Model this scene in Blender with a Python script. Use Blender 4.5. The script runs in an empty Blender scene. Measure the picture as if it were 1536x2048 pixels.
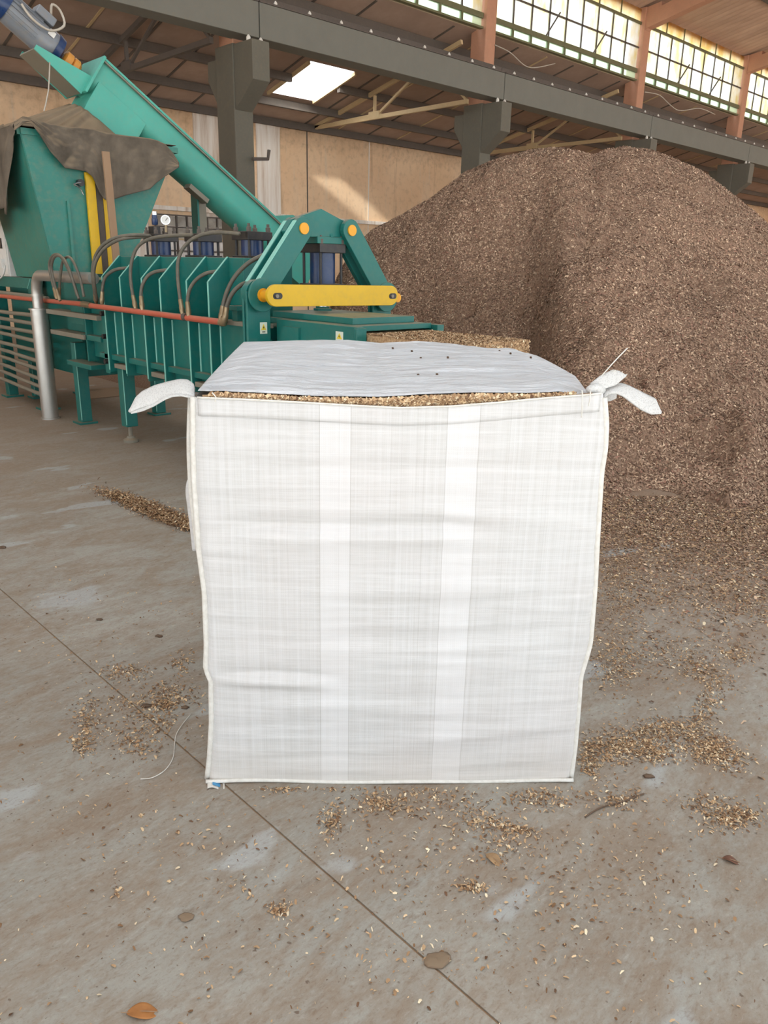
import bpy, bmesh, math, random
import numpy as np
from mathutils import Vector, Matrix, noise as mnoise

scene = bpy.context.scene
COL = scene.collection
random.seed(7)
RNG = np.random.default_rng(11)

# ------------------------------------------------------------------ camera
# World axes: X runs along the hall (recedes right), Y across it (recedes left), Z up.
FPX, CX, CY, EYE = 1550.0, 768.0, 1024.0, 1.45
YAW = math.radians(46.2)
ROLL = math.atan(0.022)
PITCH = math.atan((1024 - 533) * math.cos(ROLL) / FPX)
_u = np.array([math.sin(YAW), math.cos(YAW), 0]); _v = np.array([-math.cos(YAW), math.sin(YAW), 0])
MUV = np.array([_u, _v, [0, 0, 1.0]])
_F = np.array([0, math.cos(PITCH), -math.sin(PITCH)]); _U0 = np.array([0, math.sin(PITCH), math.cos(PITCH)])
_R0 = np.array([1.0, 0, 0])
_R = math.cos(ROLL) * _R0 + math.sin(ROLL) * _U0
_U = -math.sin(ROLL) * _R0 + math.cos(ROLL) * _U0
FW, RT, UP = MUV @ _F, MUV @ _R, MUV @ _U
EYEP = np.array([0, 0, EYE])
cam_d = bpy.data.cameras.new('camera'); cam = bpy.data.objects.new('camera', cam_d); COL.objects.link(cam)
cam.matrix_world = Matrix(((RT[0], UP[0], -FW[0], 0), (RT[1], UP[1], -FW[1], 0), (RT[2], UP[2], -FW[2], EYE), (0, 0, 0, 1)))
cam_d.sensor_fit = 'VERTICAL'; cam_d.sensor_height = 32.0; cam_d.sensor_width = 24.0
cam_d.lens = 32.0 * FPX / 2048.0
cam_d.clip_start = 0.05; cam_d.clip_end = 300
scene.camera = cam

# ------------------------------------------------------------------ world: bright overcast daylight
world = bpy.data.worlds.new('overcast_sky'); scene.world = world; world.use_nodes = True
bg = world.node_tree.nodes['Background']
bg.inputs['Color'].default_value = (0.84, 0.93, 1.0, 1); bg.inputs['Strength'].default_value = 2.2
# sun standing high behind the camera; the hall roof and added walls keep it off the foreground
sun_d = bpy.data.lights.new('sun', 'SUN'); sun_d.energy = 32.0; sun_d.angle = math.radians(3.0); sun_d.color = (0.97, 0.985, 1.0)
sun = bpy.data.objects.new('sun', sun_d); COL.objects.link(sun)
sun.rotation_euler = Vector((3.4, 2.1, -2.4)).to_track_quat('-Z', 'Y').to_euler(); sun.location = (-10, -10, 30)
scene.view_settings.view_transform = 'Standard'; scene.view_settings.look = 'None'
scene.view_settings.gamma = 1.0; scene.view_settings.use_curve_mapping = False
scene.view_settings.exposure = 0.42

# ------------------------------------------------------------------ pixel helpers (photo 1536 x 2048)
def ray(x, y): return FW + (x - CX) / FPX * RT - (y - CY) / FPX * UP
def PX(x, y, X): r = ray(x, y); return EYEP + r * (X / r[0])
def PV(x, y, Y): r = ray(x, y); return EYEP + r * (Y / r[1])
def PZ(x, y, Z=0.0): r = ray(x, y); return EYEP + r * ((Z - EYE) / r[2])

# ------------------------------------------------------------------ mesh helpers
class MB:
    def __init__(s): s.v = []; s.f = []
    def add(s, vs, fs):
        o = len(s.v); s.v += [tuple(map(float, p)) for p in vs]; s.f += [tuple(o + i for i in f) for f in fs]; return s
    def box(s, x0, x1, y0, y1, z0, z1):
        vs = [(x, y, z) for z in (z0, z1) for y in (y0, y1) for x in (x0, x1)]
        return s.add(vs, [(0, 2, 3, 1), (4, 5, 7, 6), (0, 1, 5, 4), (2, 6, 7, 3), (0, 4, 6, 2), (1, 3, 7, 5)])
    def bar(s, p0, p1, w, h, up=(0, 0, 1)):
        p0 = Vector(p0); p1 = Vector(p1); d = (p1 - p0).normalized(); upv = Vector(up)
        sd = d.cross(upv)
        if sd.length < 1e-4: sd = d.cross(Vector((1, 0, 0)))
        sd.normalize(); uu = sd.cross(d)
        vs = [p + sd * a * w / 2 + uu * b * h / 2 for p in (p0, p1) for a, b in ((-1, -1), (1, -1), (1, 1), (-1, 1))]
        return s.add(vs, [(3, 2, 1, 0), (4, 5, 6, 7), (0, 1, 5, 4), (1, 2, 6, 5), (2, 3, 7, 6), (3, 0, 4, 7)])
    def prism(s, pts, axis, a0, a1):
        n = len(pts)
        def mk(p, a):
            if axis == 'x': return (a, p[0], p[1])
            if axis == 'y': return (p[0], a, p[1])
            return (p[0], p[1], a)
        vs = [mk(p, a0) for p in pts] + [mk(p, a1) for p in pts]
        fs = [tuple(range(n - 1, -1, -1)), tuple(range(n, 2 * n))] + [(i, (i + 1) % n, n + (i + 1) % n, n + i) for i in range(n)]
        return s.add(vs, fs)
    def cyl(s, p0, p1, r0, r1=None, n=20, caps=True):
        if r1 is None: r1 = r0
        return s.lathe(p0, p1, [(0, r0), (1, r1)], n, caps)
    def lathe(s, p0, p1, prof, n=24, caps=True):
        p0 = Vector(p0); p1 = Vector(p1); d = (p1 - p0); L = d.length; d.normalize()
        a = d.cross(Vector((0, 0, 1)))
        if a.length < 1e-3: a = Vector((1, 0, 0))
        a.normalize(); b = d.cross(a)
        vs = []
        for t, r in prof:
            c = p0 + d * (L * t)
            vs += [c + (a * math.cos(2 * math.pi * k / n) + b * math.sin(2 * math.pi * k / n)) * r for k in range(n)]
        fs = []
        m = len(prof)
        for j in range(m - 1):
            for k in range(n):
                k2 = (k + 1) % n; fs.append((j * n + k, j * n + k2, (j + 1) * n + k2, (j + 1) * n + k))
        if caps: fs += [tuple(range(n - 1, -1, -1)), tuple((m - 1) * n + k for k in range(n))]
        return s.add(vs, fs)
    def tube(s, path, r, n=10, sub=4, closed_caps=True):
        P = [Vector(p) for p in path]
        if sub > 1 and len(P) > 2:
            Q = []
            for i in range(len(P) - 1):
                a = P[max(i - 1, 0)]; b = P[i]; c = P[i + 1]; d = P[min(i + 2, len(P) - 1)]
                for k in range(sub):
                    t = k / sub
                    Q.append(0.5 * ((2 * b) + (c - a) * t + (2 * a - 5 * b + 4 * c - d) * t * t + (3 * b - a - 3 * c + d) * t ** 3))
            Q.append(P[-1]); P = Q
        vs = []; ref = None
        for i, p in enumerate(P):
            t = (P[min(i + 1, len(P) - 1)] - P[max(i - 1, 0)]).normalized()
            if ref is None:
                ref = t.cross(Vector((0.3, 0.2, 1))).normalized()
            ref = (ref - t * ref.dot(t)).normalized(); b = t.cross(ref)
            rr = r(i / (len(P) - 1)) if callable(r) else r
            vs += [p + (ref * math.cos(2 * math.pi * k / n) + b * math.sin(2 * math.pi * k / n)) * rr for k in range(n)]
        fs = []
        for j in range(len(P) - 1):
            for k in range(n):
                k2 = (k + 1) % n; fs.append((j * n + k, j * n + k2, (j + 1) * n + k2, (j + 1) * n + k))
        fs += [tuple(range(n - 1, -1, -1)), tuple((len(P) - 1) * n + k for k in range(n))]
        return s.add(vs, fs)
    def grid(s, nu, nv, fn):
        vs = [fn(i / (nu - 1), j / (nv - 1)) for j in range(nv) for i in range(nu)]
        fs = [(j * nu + i, j * nu + i + 1, (j + 1) * nu + i + 1, (j + 1) * nu + i) for j in range(nv - 1) for i in range(nu - 1)]
        return s.add(vs, fs)
    def build(s, name, mat, parent=None, smooth=False, bevel=0.0, solid=0.0, subsurf=0):
        me = bpy.data.meshes.new(name); me.from_pydata(s.v, [], s.f); me.update()
        bm = bmesh.new(); bm.from_mesh(me)
        if not solid: bmesh.ops.recalc_face_normals(bm, faces=bm.faces)
        bm.to_mesh(me); bm.free()
        me.materials.append(mat)
        o = bpy.data.objects.new(name, me); COL.objects.link(o)
        if smooth:
            me.polygons.foreach_set('use_smooth', [True] * len(me.polygons))
            if smooth == 'auto':
                me.set_sharp_from_angle(angle=math.radians(40))
        if solid:
            m = o.modifiers.new('solid', 'SOLIDIFY'); m.thickness = solid; m.offset = 0
        if subsurf:
            m = o.modifiers.new('sub', 'SUBSURF'); m.levels = subsurf; m.render_levels = subsurf
        if bevel:
            m = o.modifiers.new('bevel', 'BEVEL'); m.width = bevel; m.segments = 2; m.limit_method = 'ANGLE'; m.angle_limit = math.radians(50)
        if parent is not None: attach(o, parent)
        return o

LOC = {}
def attach(o, parent):
    o.parent = parent
    if parent.name in LOC: o.matrix_parent_inverse = LOC[parent.name].inverted()
def thing(name, label, cat, loc=(0, 0, 0), rotz=0.0, group=None, local=False):
    o = bpy.data.objects.new(name, None); COL.objects.link(o); o.empty_display_size = 0.1
    o.location = loc; o.rotation_euler = (0, 0, rotz); o['label'] = label; o['category'] = cat
    if group: o['group'] = group
    if not local: LOC[o.name] = Matrix.Translation(Vector(loc)) @ Matrix.Rotation(rotz, 4, 'Z')
    return o
def tag(o, label, cat=None, group=None, kind=None):
    if label: o['label'] = label
    if cat: o['category'] = cat
    if group: o['group'] = group
    if kind: o['kind'] = kind
    return o
def struct(o, label=None, cat=None):
    o['kind'] = 'structure'
    if label: o['label'] = label
    if cat: o['category'] = cat
    return o
def clone(o, parent, name=None, dv=(0, 0, 0)):
    c = o.copy(); COL.objects.link(c)
    if parent is not None:
        c.parent = parent
        c.matrix_parent_inverse = o.matrix_parent_inverse.copy() if parent.name not in LOC else LOC[parent.name].inverted()
    c.location = Vector(o.location) + Vector(dv)
    return c

# ------------------------------------------------------------------ materials
def lin(c):
    return tuple(((x / 255) / 12.92 if x / 255 <= 0.04045 else ((x / 255 + 0.055) / 1.055) ** 2.4) for x in c)
class NT:
    def __init__(s, name):
        s.m = bpy.data.materials.new(name); s.m.use_nodes = True; s.t = s.m.node_tree; s.n = s.t.nodes
        s.b = s.n['Principled BSDF']; s.tc = s.n.new('ShaderNodeTexCoord')
    def link(s, a, b): s.t.links.new(a, b)
    def noise(s, scale=5, detail=4, rough=0.55, stretch=(1, 1, 1), rot=0.0, coord='Object', dist=0.0, off=(0, 0, 0)):
        mp = s.n.new('ShaderNodeMapping'); mp.inputs['Scale'].default_value = stretch; mp.inputs['Rotation'].default_value = (0, 0, rot)
        mp.inputs['Location'].default_value = off
        s.link(s.tc.outputs[coord], mp.inputs['Vector'])
        t = s.n.new('ShaderNodeTexNoise'); t.inputs['Scale'].default_value = scale; t.inputs['Detail'].default_value = detail
        t.inputs['Roughness'].default_value = rough; t.inputs['Distortion'].default_value = dist
        s.link(mp.outputs[0], t.inputs['Vector']); return t.outputs['Fac']
    def ramp(s, fac, stops):
        r = s.n.new('ShaderNodeValToRGB'); e = r.color_ramp.elements
        while len(e) < len(stops): e.new(0.5)
        for i, (p, c) in enumerate(stops):
            e[i].position = p; e[i].color = (c[0], c[1], c[2], 1) if hasattr(c, '__len__') else (c, c, c, 1)
        s.link(fac, r.inputs[0]); return r.outputs[0]
    def mix(s, fac, a, b, mode='MIX'):
        m = s.n.new('ShaderNodeMix'); m.data_type = 'RGBA'; m.blend_type = mode
        for i, x in ((0, fac), (6, a), (7, b)):
            if hasattr(x, 'is_linked') or isinstance(x, bpy.types.NodeSocket): s.link(x, m.inputs[i])
            elif i == 0: m.inputs[0].default_value = x
            else: m.inputs[i].default_value = (*x[:3], 1)
        return m.outputs[2]
    def math(s, op, a, b=0.0, clamp=False):
        m = s.n.new('ShaderNodeMath'); m.operation = op; m.use_clamp = clamp
        for i, x in ((0, a), (1, b)):
            if isinstance(x, bpy.types.NodeSocket): s.link(x, m.inputs[i])
            else: m.inputs[i].default_value = x
        return m.outputs[0]
    def sep(s, coord='Object'):
        q = s.n.new('ShaderNodeSeparateXYZ'); s.link(s.tc.outputs[coord], q.inputs[0]); return q.outputs
    def upness(s):
        g = s.n.new('ShaderNodeNewGeometry'); q = s.n.new('ShaderNodeSeparateXYZ'); s.link(g.outputs['Normal'], q.inputs[0]); return q.outputs[2]
    def bump(s, h, strength=0.3, dist=0.01, prev=None):
        b = s.n.new('ShaderNodeBump'); b.inputs['Strength'].default_value = strength; b.inputs['Distance'].default_value = dist
        s.link(h, b.inputs['Height'])
        if prev is not None: s.link(prev, b.inputs['Normal'])
        s.link(b.outputs[0], s.b.inputs['Normal']); return b.outputs[0]
    def out(s, col, rough=0.6, metal=0.0, spec=0.5):
        if isinstance(col, bpy.types.NodeSocket): s.link(col, s.b.inputs['Base Color'])
        else: s.b.inputs['Base Color'].default_value = (*col[:3], 1)
        if isinstance(rough, bpy.types.NodeSocket): s.link(rough, s.b.inputs['Roughness'])
        else: s.b.inputs['Roughness'].default_value = rough
        s.b.inputs['Metallic'].default_value = metal; s.b.inputs['Specular IOR Level'].default_value = spec
        return s.m

def paint(name, rgb, var=0.25, rough=0.45, dust=0.7, dustcol=(150, 132, 108), metal=0.0, grime=0.25):
    t = NT(name); c = lin(rgb)
    n1 = t.noise(3.0, 5, 0.6); n2 = t.noise(22, 4, 0.6)
    base = t.mix(n1, tuple(x * (1 - var) for x in c), tuple(min(1, x * (1 + var)) for x in c))
    base = t.mix(t.math('MULTIPLY', t.ramp(n2, [(0.45, 0.0), (0.75, 1.0)]), grime), base, lin(tuple(x * 0.55 + y * 0.45 for x, y in zip(dustcol, rgb))))
    up = t.ramp(t.upness(), [(0.55, 0.0), (0.95, 1.0)])
    n3 = t.ramp(t.noise(6, 5, 0.6), [(0.25, 0.45), (0.6, 1.0)])
    base = t.mix(t.math('MULTIPLY', t.math('MULTIPLY', up, n3), dust), base, lin(dustcol))
    r = t.math('ADD', t.math('MULTIPLY', n2, 0.25), rough - 0.1)
    t.bump(n2, 0.05, 0.004)
    return t.out(base, r, metal)

M = {}
M['teal'] = paint('teal_paint', (14, 104, 97), 0.18)
M['teal_light'] = paint('teal_conveyor_paint', (76, 168, 152), 0.16, dust=0.45)
M['teal_hopper'] = paint('teal_hopper_paint', (44, 122, 110), 0.22, dust=0.5, grime=0.6)
M['teal_edge'] = paint('teal_pale_edge', (130, 196, 182), 0.12, dust=0.3)  # paler teal for plate, arm and leg edges and weld beads
M['yellow'] = paint('yellow_paint', (214, 172, 14), 0.12, dust=0.5, grime=0.35)
M['yellow_pin'] = paint('orange_yellow_pin', (228, 160, 30), 0.1, dust=0.2)
M['black'] = paint('black_steel', (34, 34, 36), 0.2, dust=0.5)
M['blue'] = paint('blue_paint', (16, 48, 92), 0.15, rough=0.3, dust=0.3)
M['red_pipe'] = paint('red_oxide_pipe', (186, 92, 70), 0.15, dust=0.55, grime=0.3)
M['hose'] = paint('black_rubber_hose', (92, 88, 78), 0.2, rough=0.5, dust=0.75, dustcol=(150, 138, 112), grime=0.5)
M['fitting'] = paint('brass_fitting', (150, 132, 104), 0.2, rough=0.35, dust=0.3, metal=0.6)
M['chrome'] = paint('chrome_steel', (205, 205, 205), 0.05, rough=0.18, dust=0.2, metal=1.0, grime=0.05)
M['galv'] = paint('galvanised_duct', (190, 188, 182), 0.06, rough=0.38, dust=0.3, metal=0.8, grime=0.12)
M['tube_grey'] = paint('grey_steel_tube', (128, 122, 108), 0.15, rough=0.5, dust=0.7)
M['white_paint'] = paint('white_enamel', (222, 222, 218), 0.05, dust=0.3)
M['motor'] = paint('grey_motor_paint', (118, 124, 132), 0.2, rough=0.3, dust=0.55, grime=0.6)
M['orange'] = paint('orange_coupling', (206, 140, 56), 0.15, dust=0.4)
M['beam'] = paint('grey_concrete_beam', (114, 114, 106), 0.14, rough=0.75, dust=0.5, dustcol=(140, 124, 104), grime=0.35)
M['column'] = paint('grey_green_column', (102, 99, 88), 0.12, rough=0.75, dust=0.3, grime=0.3)
M['post'] = paint('pinkish_concrete_post', (186, 138, 112), 0.16, rough=0.8, dust=0.2, grime=0.35)
M['truss'] = paint('cream_truss_steel', (196, 172, 132), 0.15, rough=0.6, dust=0.3)
M['purlin'] = paint('dark_purlin', (92, 84, 78), 0.2, rough=0.7, dust=0.2)
M['rail'] = paint('crane_rail_steel', (84, 76, 70), 0.2, rough=0.55, dust=0.4)
M['white_cap'] = paint('white_bolt_cap', (225, 222, 214), 0.05, dust=0.1)
M['frame_green'] = paint('window_steel', (104, 104, 74), 0.2, rough=0.6, dust=0.2)
M['wood'] = paint('weathered_wood', (150, 122, 96), 0.2, rough=0.8, dust=0.3)
M['cable'] = paint('pale_cable', (176, 168, 156), 0.1, dust=0.2)
M['blue_tag'] = paint('blue_print', (60, 140, 190), 0.15, dust=0.0)
M['flake'] = paint('pale_bark_flake', (124, 104, 84), 0.25, rough=0.9, dust=0.3)
M['clod'] = paint('dark_bark', (86, 66, 52), 0.3, rough=0.9, dust=0.2)

# cloth / tarpaulin
t = NT('grey_felt_tarpaulin')
n1 = t.noise(4, 5, 0.6); n2 = t.noise(60, 3, 0.6)
c = t.ramp(n1, [(0.3, lin((82, 76, 68))), (0.7, lin((116, 106, 94)))])
c = t.mix(t.math('MULTIPLY', t.ramp(t.upness(), [(0.1, 0.0), (0.8, 1.0)]), 0.6), c, lin((158, 138, 112)))
t.bump(n2, 0.2, 0.003); M['tarp'] = t.out(c, 0.95, 0, 0.1)

# concrete floor
t = NT('dusty_concrete_floor')
ra = -0.8
big = t.noise(0.55, 5, 0.6, (1, 2.2, 1), ra)
med = t.noise(2.2, 8, 0.68, (1, 2.4, 1), ra, dist=0.9)
fin = t.noise(14, 6, 0.7, (1, 1.8, 1), ra)
vf = t.noise(120, 3, 0.6)
base = t.ramp(t.noise(1.1, 5, 0.6), [(0.3, lin((146, 142, 133))), (0.7, lin((168, 165, 156)))])
dm = t.math('ADD', t.math('MULTIPLY', med, 0.62), t.math('MULTIPLY', fin, 0.38))
dustm = t.ramp(dm, [(0.42, 0.0), (0.58, 1.0)])
base = t.mix(t.math('MULTIPLY', dustm, 0.6), base, lin((136, 114, 92)))
# heavier wood dust towards the press and the back of the hall
q = t.sep(); far = t.math('ADD', t.math('MULTIPLY', q[0], 0.55), t.math('MULTIPLY', q[1], 0.72))
fm = t.math('SUBTRACT', far, t.math('MULTIPLY', big, 1.6))
fm = t.ramp(t.math('MULTIPLY', fm, 0.1), [(0.27, 0.0), (0.6, 1.0)])
base = t.mix(t.math('MULTIPLY', fm, 0.7), base, lin((150, 130, 110)))
# chip dust trodden out in front of the heap
rc = t.math('ADD', t.math('MULTIPLY', q[0], 0.6921), t.math('MULTIPLY', q[1], -0.7218)); fc_ = t.math('ADD', t.math('MULTIPLY', q[0], 0.7218), t.math('MULTIPLY', q[1], 0.6921))
hm = t.math('MULTIPLY', t.ramp(t.math('ADD', t.math('MULTIPLY', rc, 0.5), t.math('MULTIPLY', med, 0.3)), [(0.35, 0.0), (0.7, 1.0)]), t.ramp(t.math('ADD', t.math('MULTIPLY', fc_, 0.15), t.math('MULTIPLY', fin, 0.3)), [(0.52, 0.0), (0.78, 1.0)]))
base = t.mix(t.math('MULTIPLY', hm, 0.75), base, lin((136, 110, 88)))
# bare worn patches
bare = t.ramp(t.noise(1.7, 3, 0.45, (1, 2.0, 1), ra, off=(3.1, 7.7, 0)), [(0.64, 0.0), (0.67, 1.0)])
base = t.mix(t.math('MULTIPLY', bare, 0.6), base, lin((176, 180, 180)))
dark = t.ramp(t.noise(5.2, 6, 0.7, (1, 3, 1), ra + 0.4, off=(9, 2, 0)), [(0.60, 0.0), (0.74, 1.0)])
base = t.mix(t.math('MULTIPLY', dark, 0.55), base, lin((108, 86, 66)))
base = t.mix(t.math('MULTIPLY', t.ramp(vf, [(0.55, 0.0), (0.75, 1.0)]), 0.35), base, lin((118, 100, 82)))
sm = t.noise(38, 5, 0.75, (1, 2.2, 1), ra + 0.2, dist=0.5); base = t.mix(t.math('MULTIPLY', t.ramp(sm, [(0.52, 0.0), (0.68, 1.0)]), 0.5), base, lin((122, 100, 80)))
base = t.mix(t.math('MULTIPLY', t.ramp(sm, [(0.30, 1.0), (0.44, 0.0)]), 0.3), base, lin((190, 187, 180)))
sp_ = t.noise(55, 2, 0.5, off=(4, 4, 0)); base = t.mix(t.math('MULTIPLY', t.ramp(sp_, [(0.70, 0.0), (0.74, 1.0)]), 0.7), base, lin((92, 72, 58)))
b1 = t.bump(fin, 0.12, 0.008); t.bump(vf, 0.12, 0.002, b1)
M['floor'] = t.out(base, 0.72, 0, 0.35)
M['joint'] = paint('joint_filler', (150, 124, 98), 0.2, rough=0.95, dust=0.0)

# stained plaster wall
t = NT('stained_plaster_wall')
n1 = t.noise(0.5, 4, 0.55); n2 = t.noise(1.0, 6, 0.65, (3.0, 3.0, 0.22)); n3 = t.noise(7, 5, 0.6)
c = t.ramp(n1, [(0.3, lin((226, 190, 152))), (0.7, lin((244, 214, 178)))])
c = t.mix(t.math('MULTIPLY', t.ramp(n2, [(0.56, 0.0), (0.66, 1.0)]), 0.6), c, lin((224, 204, 178)))
c = t.mix(t.math('MULTIPLY', t.ramp(n2, [(0.28, 1.0), (0.42, 0.0)]), 0.5), c, lin((128, 94, 70)))
c = t.mix(t.math('MULTIPLY', t.ramp(n3, [(0.5, 0.0), (0.75, 1.0)]), 0.25), c, lin((140, 108, 82)))
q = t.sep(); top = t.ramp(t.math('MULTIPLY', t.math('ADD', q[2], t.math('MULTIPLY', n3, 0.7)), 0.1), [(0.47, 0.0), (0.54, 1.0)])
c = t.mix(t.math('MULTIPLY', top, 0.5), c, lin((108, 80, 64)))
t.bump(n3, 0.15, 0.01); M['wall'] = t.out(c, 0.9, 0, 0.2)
t = NT('pale_plaster_panel')
n2 = t.noise(1.2, 6, 0.65, (4, 4, 0.25))
c = t.ramp(n2, [(0.35, lin((196, 172, 150))), (0.5, lin((232, 222, 210))), (0.7, lin((246, 242, 236)))])
M['wall_pale'] = t.out(c, 0.9, 0, 0.2)
t = NT('brown_roof_sheet')
n1 = t.noise(0.9, 5, 0.6); n2 = t.noise(6, 5, 0.6)
c = t.mix(n2, t.ramp(n1, [(0.3, lin((150, 130, 118))), (0.7, lin((186, 164, 148)))]), lin((160, 138, 124)))
M['roof'] = t.out(c, 0.9, 0, 0.2)
t = NT('corrugated_roof_sheet')
n1 = t.noise(1.2, 5, 0.6, (1, 0.3, 1))
c = t.ramp(n1, [(0.3, lin((168, 140, 122))), (0.7, lin((204, 174, 152)))])
M['corr'] = t.out(c, 0.8, 0, 0.3)

def sheet(name, rgb, transp, transl_rgb=None, dirt=None):
    t = NT(name); t.n.remove(t.b); o = t.n['Material Output']
    tr = t.n.new('ShaderNodeBsdfTransparent'); tl = t.n.new('ShaderNodeBsdfTranslucent'); mx = t.n.new('ShaderNodeMixShader')
    c1 = lin(rgb)
    tr.inputs[0].default_value = (*c1, 1); tl.inputs[0].default_value = (*lin(transl_rgb or rgb), 1)
    if dirt:
        n = t.noise(1.6, 6, 0.65, (1.2, 1.2, 0.6)); cc = t.ramp(n, [(0.42, c1), (0.62, lin(dirt))])
        t.link(cc, tr.inputs[0]); t.link(cc, tl.inputs[0])
    mx.inputs[0].default_value = 1 - transp
    t.link(tr.outputs[0], mx.inputs[1]); t.link(tl.outputs[0], mx.inputs[2]); t.link(mx.outputs[0], o.inputs[0])
    return t.m
M['pane'] = sheet('dusty_window_pane', (244, 246, 242), 0.7, None, (232, 222, 182))
M['yellow_sheet'] = sheet('yellowed_translucent_sheet', (250, 244, 220), 0.35, (250, 240, 206), (238, 218, 168))
M['skylight'] = sheet('clear_skylight_sheet', (252, 250, 246), 0.28)
M['fibreglass'] = sheet('fibreglass_roof_sheet', (150, 157, 160), 0.0)
M['green_strip'] = sheet('greenish_glass_strip', (238, 248, 226), 0.7)

# chips: colour from a per-chip attribute
def chips_mat(name, tint=1.0):
    t = NT(name); a = t.n.new('ShaderNodeAttribute'); a.attribute_name = 'chip'
    return t.out(a.outputs['Color'], 0.85, 0, 0.2)
M['chips'] = chips_mat('wood_chips')
t = NT('wood_chip_mass')
n1 = t.noise(90, 4, 0.7); n2 = t.noise(1.1, 5, 0.6); n3 = t.noise(320, 2, 0.5)
c = t.ramp(n1, [(0.3, lin((106, 83, 68))), (0.5, lin((150, 123, 103))), (0.72, lin((186, 158, 133)))])
c = t.mix(t.math('MULTIPLY', n2, 0.5), c, lin((142, 112, 95)))
t.bump(n1, 0.6, 0.02); M['mass'] = t.out(c, 0.95, 0, 0.1)
t = NT('compressed_chip_bale')
n1 = t.noise(70, 4, 0.7)
c = t.ramp(n1, [(0.3, lin((146, 112, 82))), (0.55, lin((190, 158, 122))), (0.75, lin((222, 194, 156)))])
t.bump(n1, 0.6, 0.01); M['bale'] = t.out(c, 0.95, 0, 0.1)

# ================================================================== STRUCTURE
XA, XB = -10.0, 46.0           # hall extents along X
YW = 18.0                      # back wall
COLX = [1.87, 8.30, 14.72, 21.15, 27.60, 34.0]
def zr(y): return 4.95 + (YW - y) * (6.35 - 4.95) / (YW - 12.7)     # underside of the aisle roof

fl = struct(MB().box(-40, 60, -40, 30, -0.30, -0.004).build('floor', M['joint']), 'dusty grey concrete floor', 'floor')
attach(MB().box(-40, 0.9975, -40, 30, -0.012, 0).build('floor_slab', M['floor']), fl)
attach(MB().box(1.0035, 60, -40, 30, -0.012, 0).build('floor_slab', M['floor']), fl)

wb = struct(MB().box(XA, XB, YW, YW + 0.25, 0, 5.05).build('wall_back', M['wall']), 'stained beige plaster wall under the low roof', 'wall')
for xa, xb in ((10.66, 11.50), (12.46, 13.2), (8.75, 9.35)):
    attach(MB().box(xa, xb, YW - 0.02, YW, 0, 4.93).build('wall_panel', M['wall_pale'], bevel=0.004), wb)
for xx in (14.1, 16.35, 20.4):
    attach(MB().box(xx - 0.015, xx + 0.015, YW - 0.012, YW, 0, 4.9).build('panel_joint', M['purlin'] if xx < 15 else M['wall_pale']), wb)
attach(MB().box(XA, XB, YW - 0.10, YW, 2.62, 2.72).build('wall_ledge', M['wall_pale'], bevel=0.01), wb)
struct(MB().box(XB, XB + 0.25, -5, YW, 0, 10).build('wall_end', M['wall']), 'far end wall of the hall', 'wall')

struct(MB().box(XA, XB, -5.75, -5.5, 4.8, 8.3).build('wall_front_light_block', M['wall']), 'added unseen upper wall shutting out sun over the open side behind the camera', 'wall')  # added out of view to keep low sun off the foreground
struct(MB().box(XA - .25, XA, -5.75, 12.2, 3.4, 10.2).box(XA - .25, XA, 12.2, YW, 0, 10.2).build('wall_side_light_block', M['wall']), 'added unseen wall shutting out sun and sky at the open end of the hall', 'wall')  # added out of view; blocks low sun and dims the aisle
# barred window low in the back wall
w = struct(MB().box(9.5, 11.75, YW - 0.03, YW - 0.01, 0.9, 2.52).build('window_1', M['wall_pale']), 'barred window in the back wall behind the blue cylinders', 'window')
t = NT('grimy_grey_pane'); M['grimy'] = t.out(t.ramp(t.noise(5, 3), [(0.35, lin((132, 124, 112))), (0.65, lin((168, 160, 148)))]), 0.4)
t = NT('whitened_pane'); M['whitened'] = t.out(t.ramp(t.noise(5, 3), [(0.35, lin((205, 198, 190))), (0.65, lin((232, 228, 222)))]), 0.4)
nx, nz = 8, 6
for i in range(nx):
    for k in range(nz):
        x0 = 9.5 + i * 2.25 / nx; z0 = 0.9 + k * 1.62 / nz
        attach(MB().box(x0 + .03, x0 + 2.25 / nx - .03, YW - 0.045, YW - 0.03, z0 + .03, z0 + 1.62 / nz - .03).build('pane', M['whitened'] if k < 4 else M['grimy']), w)
for i in range(nx + 1):
    x0 = 9.5 + i * 2.25 / nx
    attach(MB().box(x0 - .018, x0 + .018, YW - 0.075, YW - 0.03, 0.9, 2.52).build('window_bar', M['purlin']), w)
for k in range(nz + 1):
    z0 = 0.9 + k * 1.62 / nz
    attach(MB().box(9.5, 11.75, YW - 0.07, YW - 0.035, z0 - .015, z0 + .015).build('window_bar', M['truss'] if k == 4 else M['purlin']), w)

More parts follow.
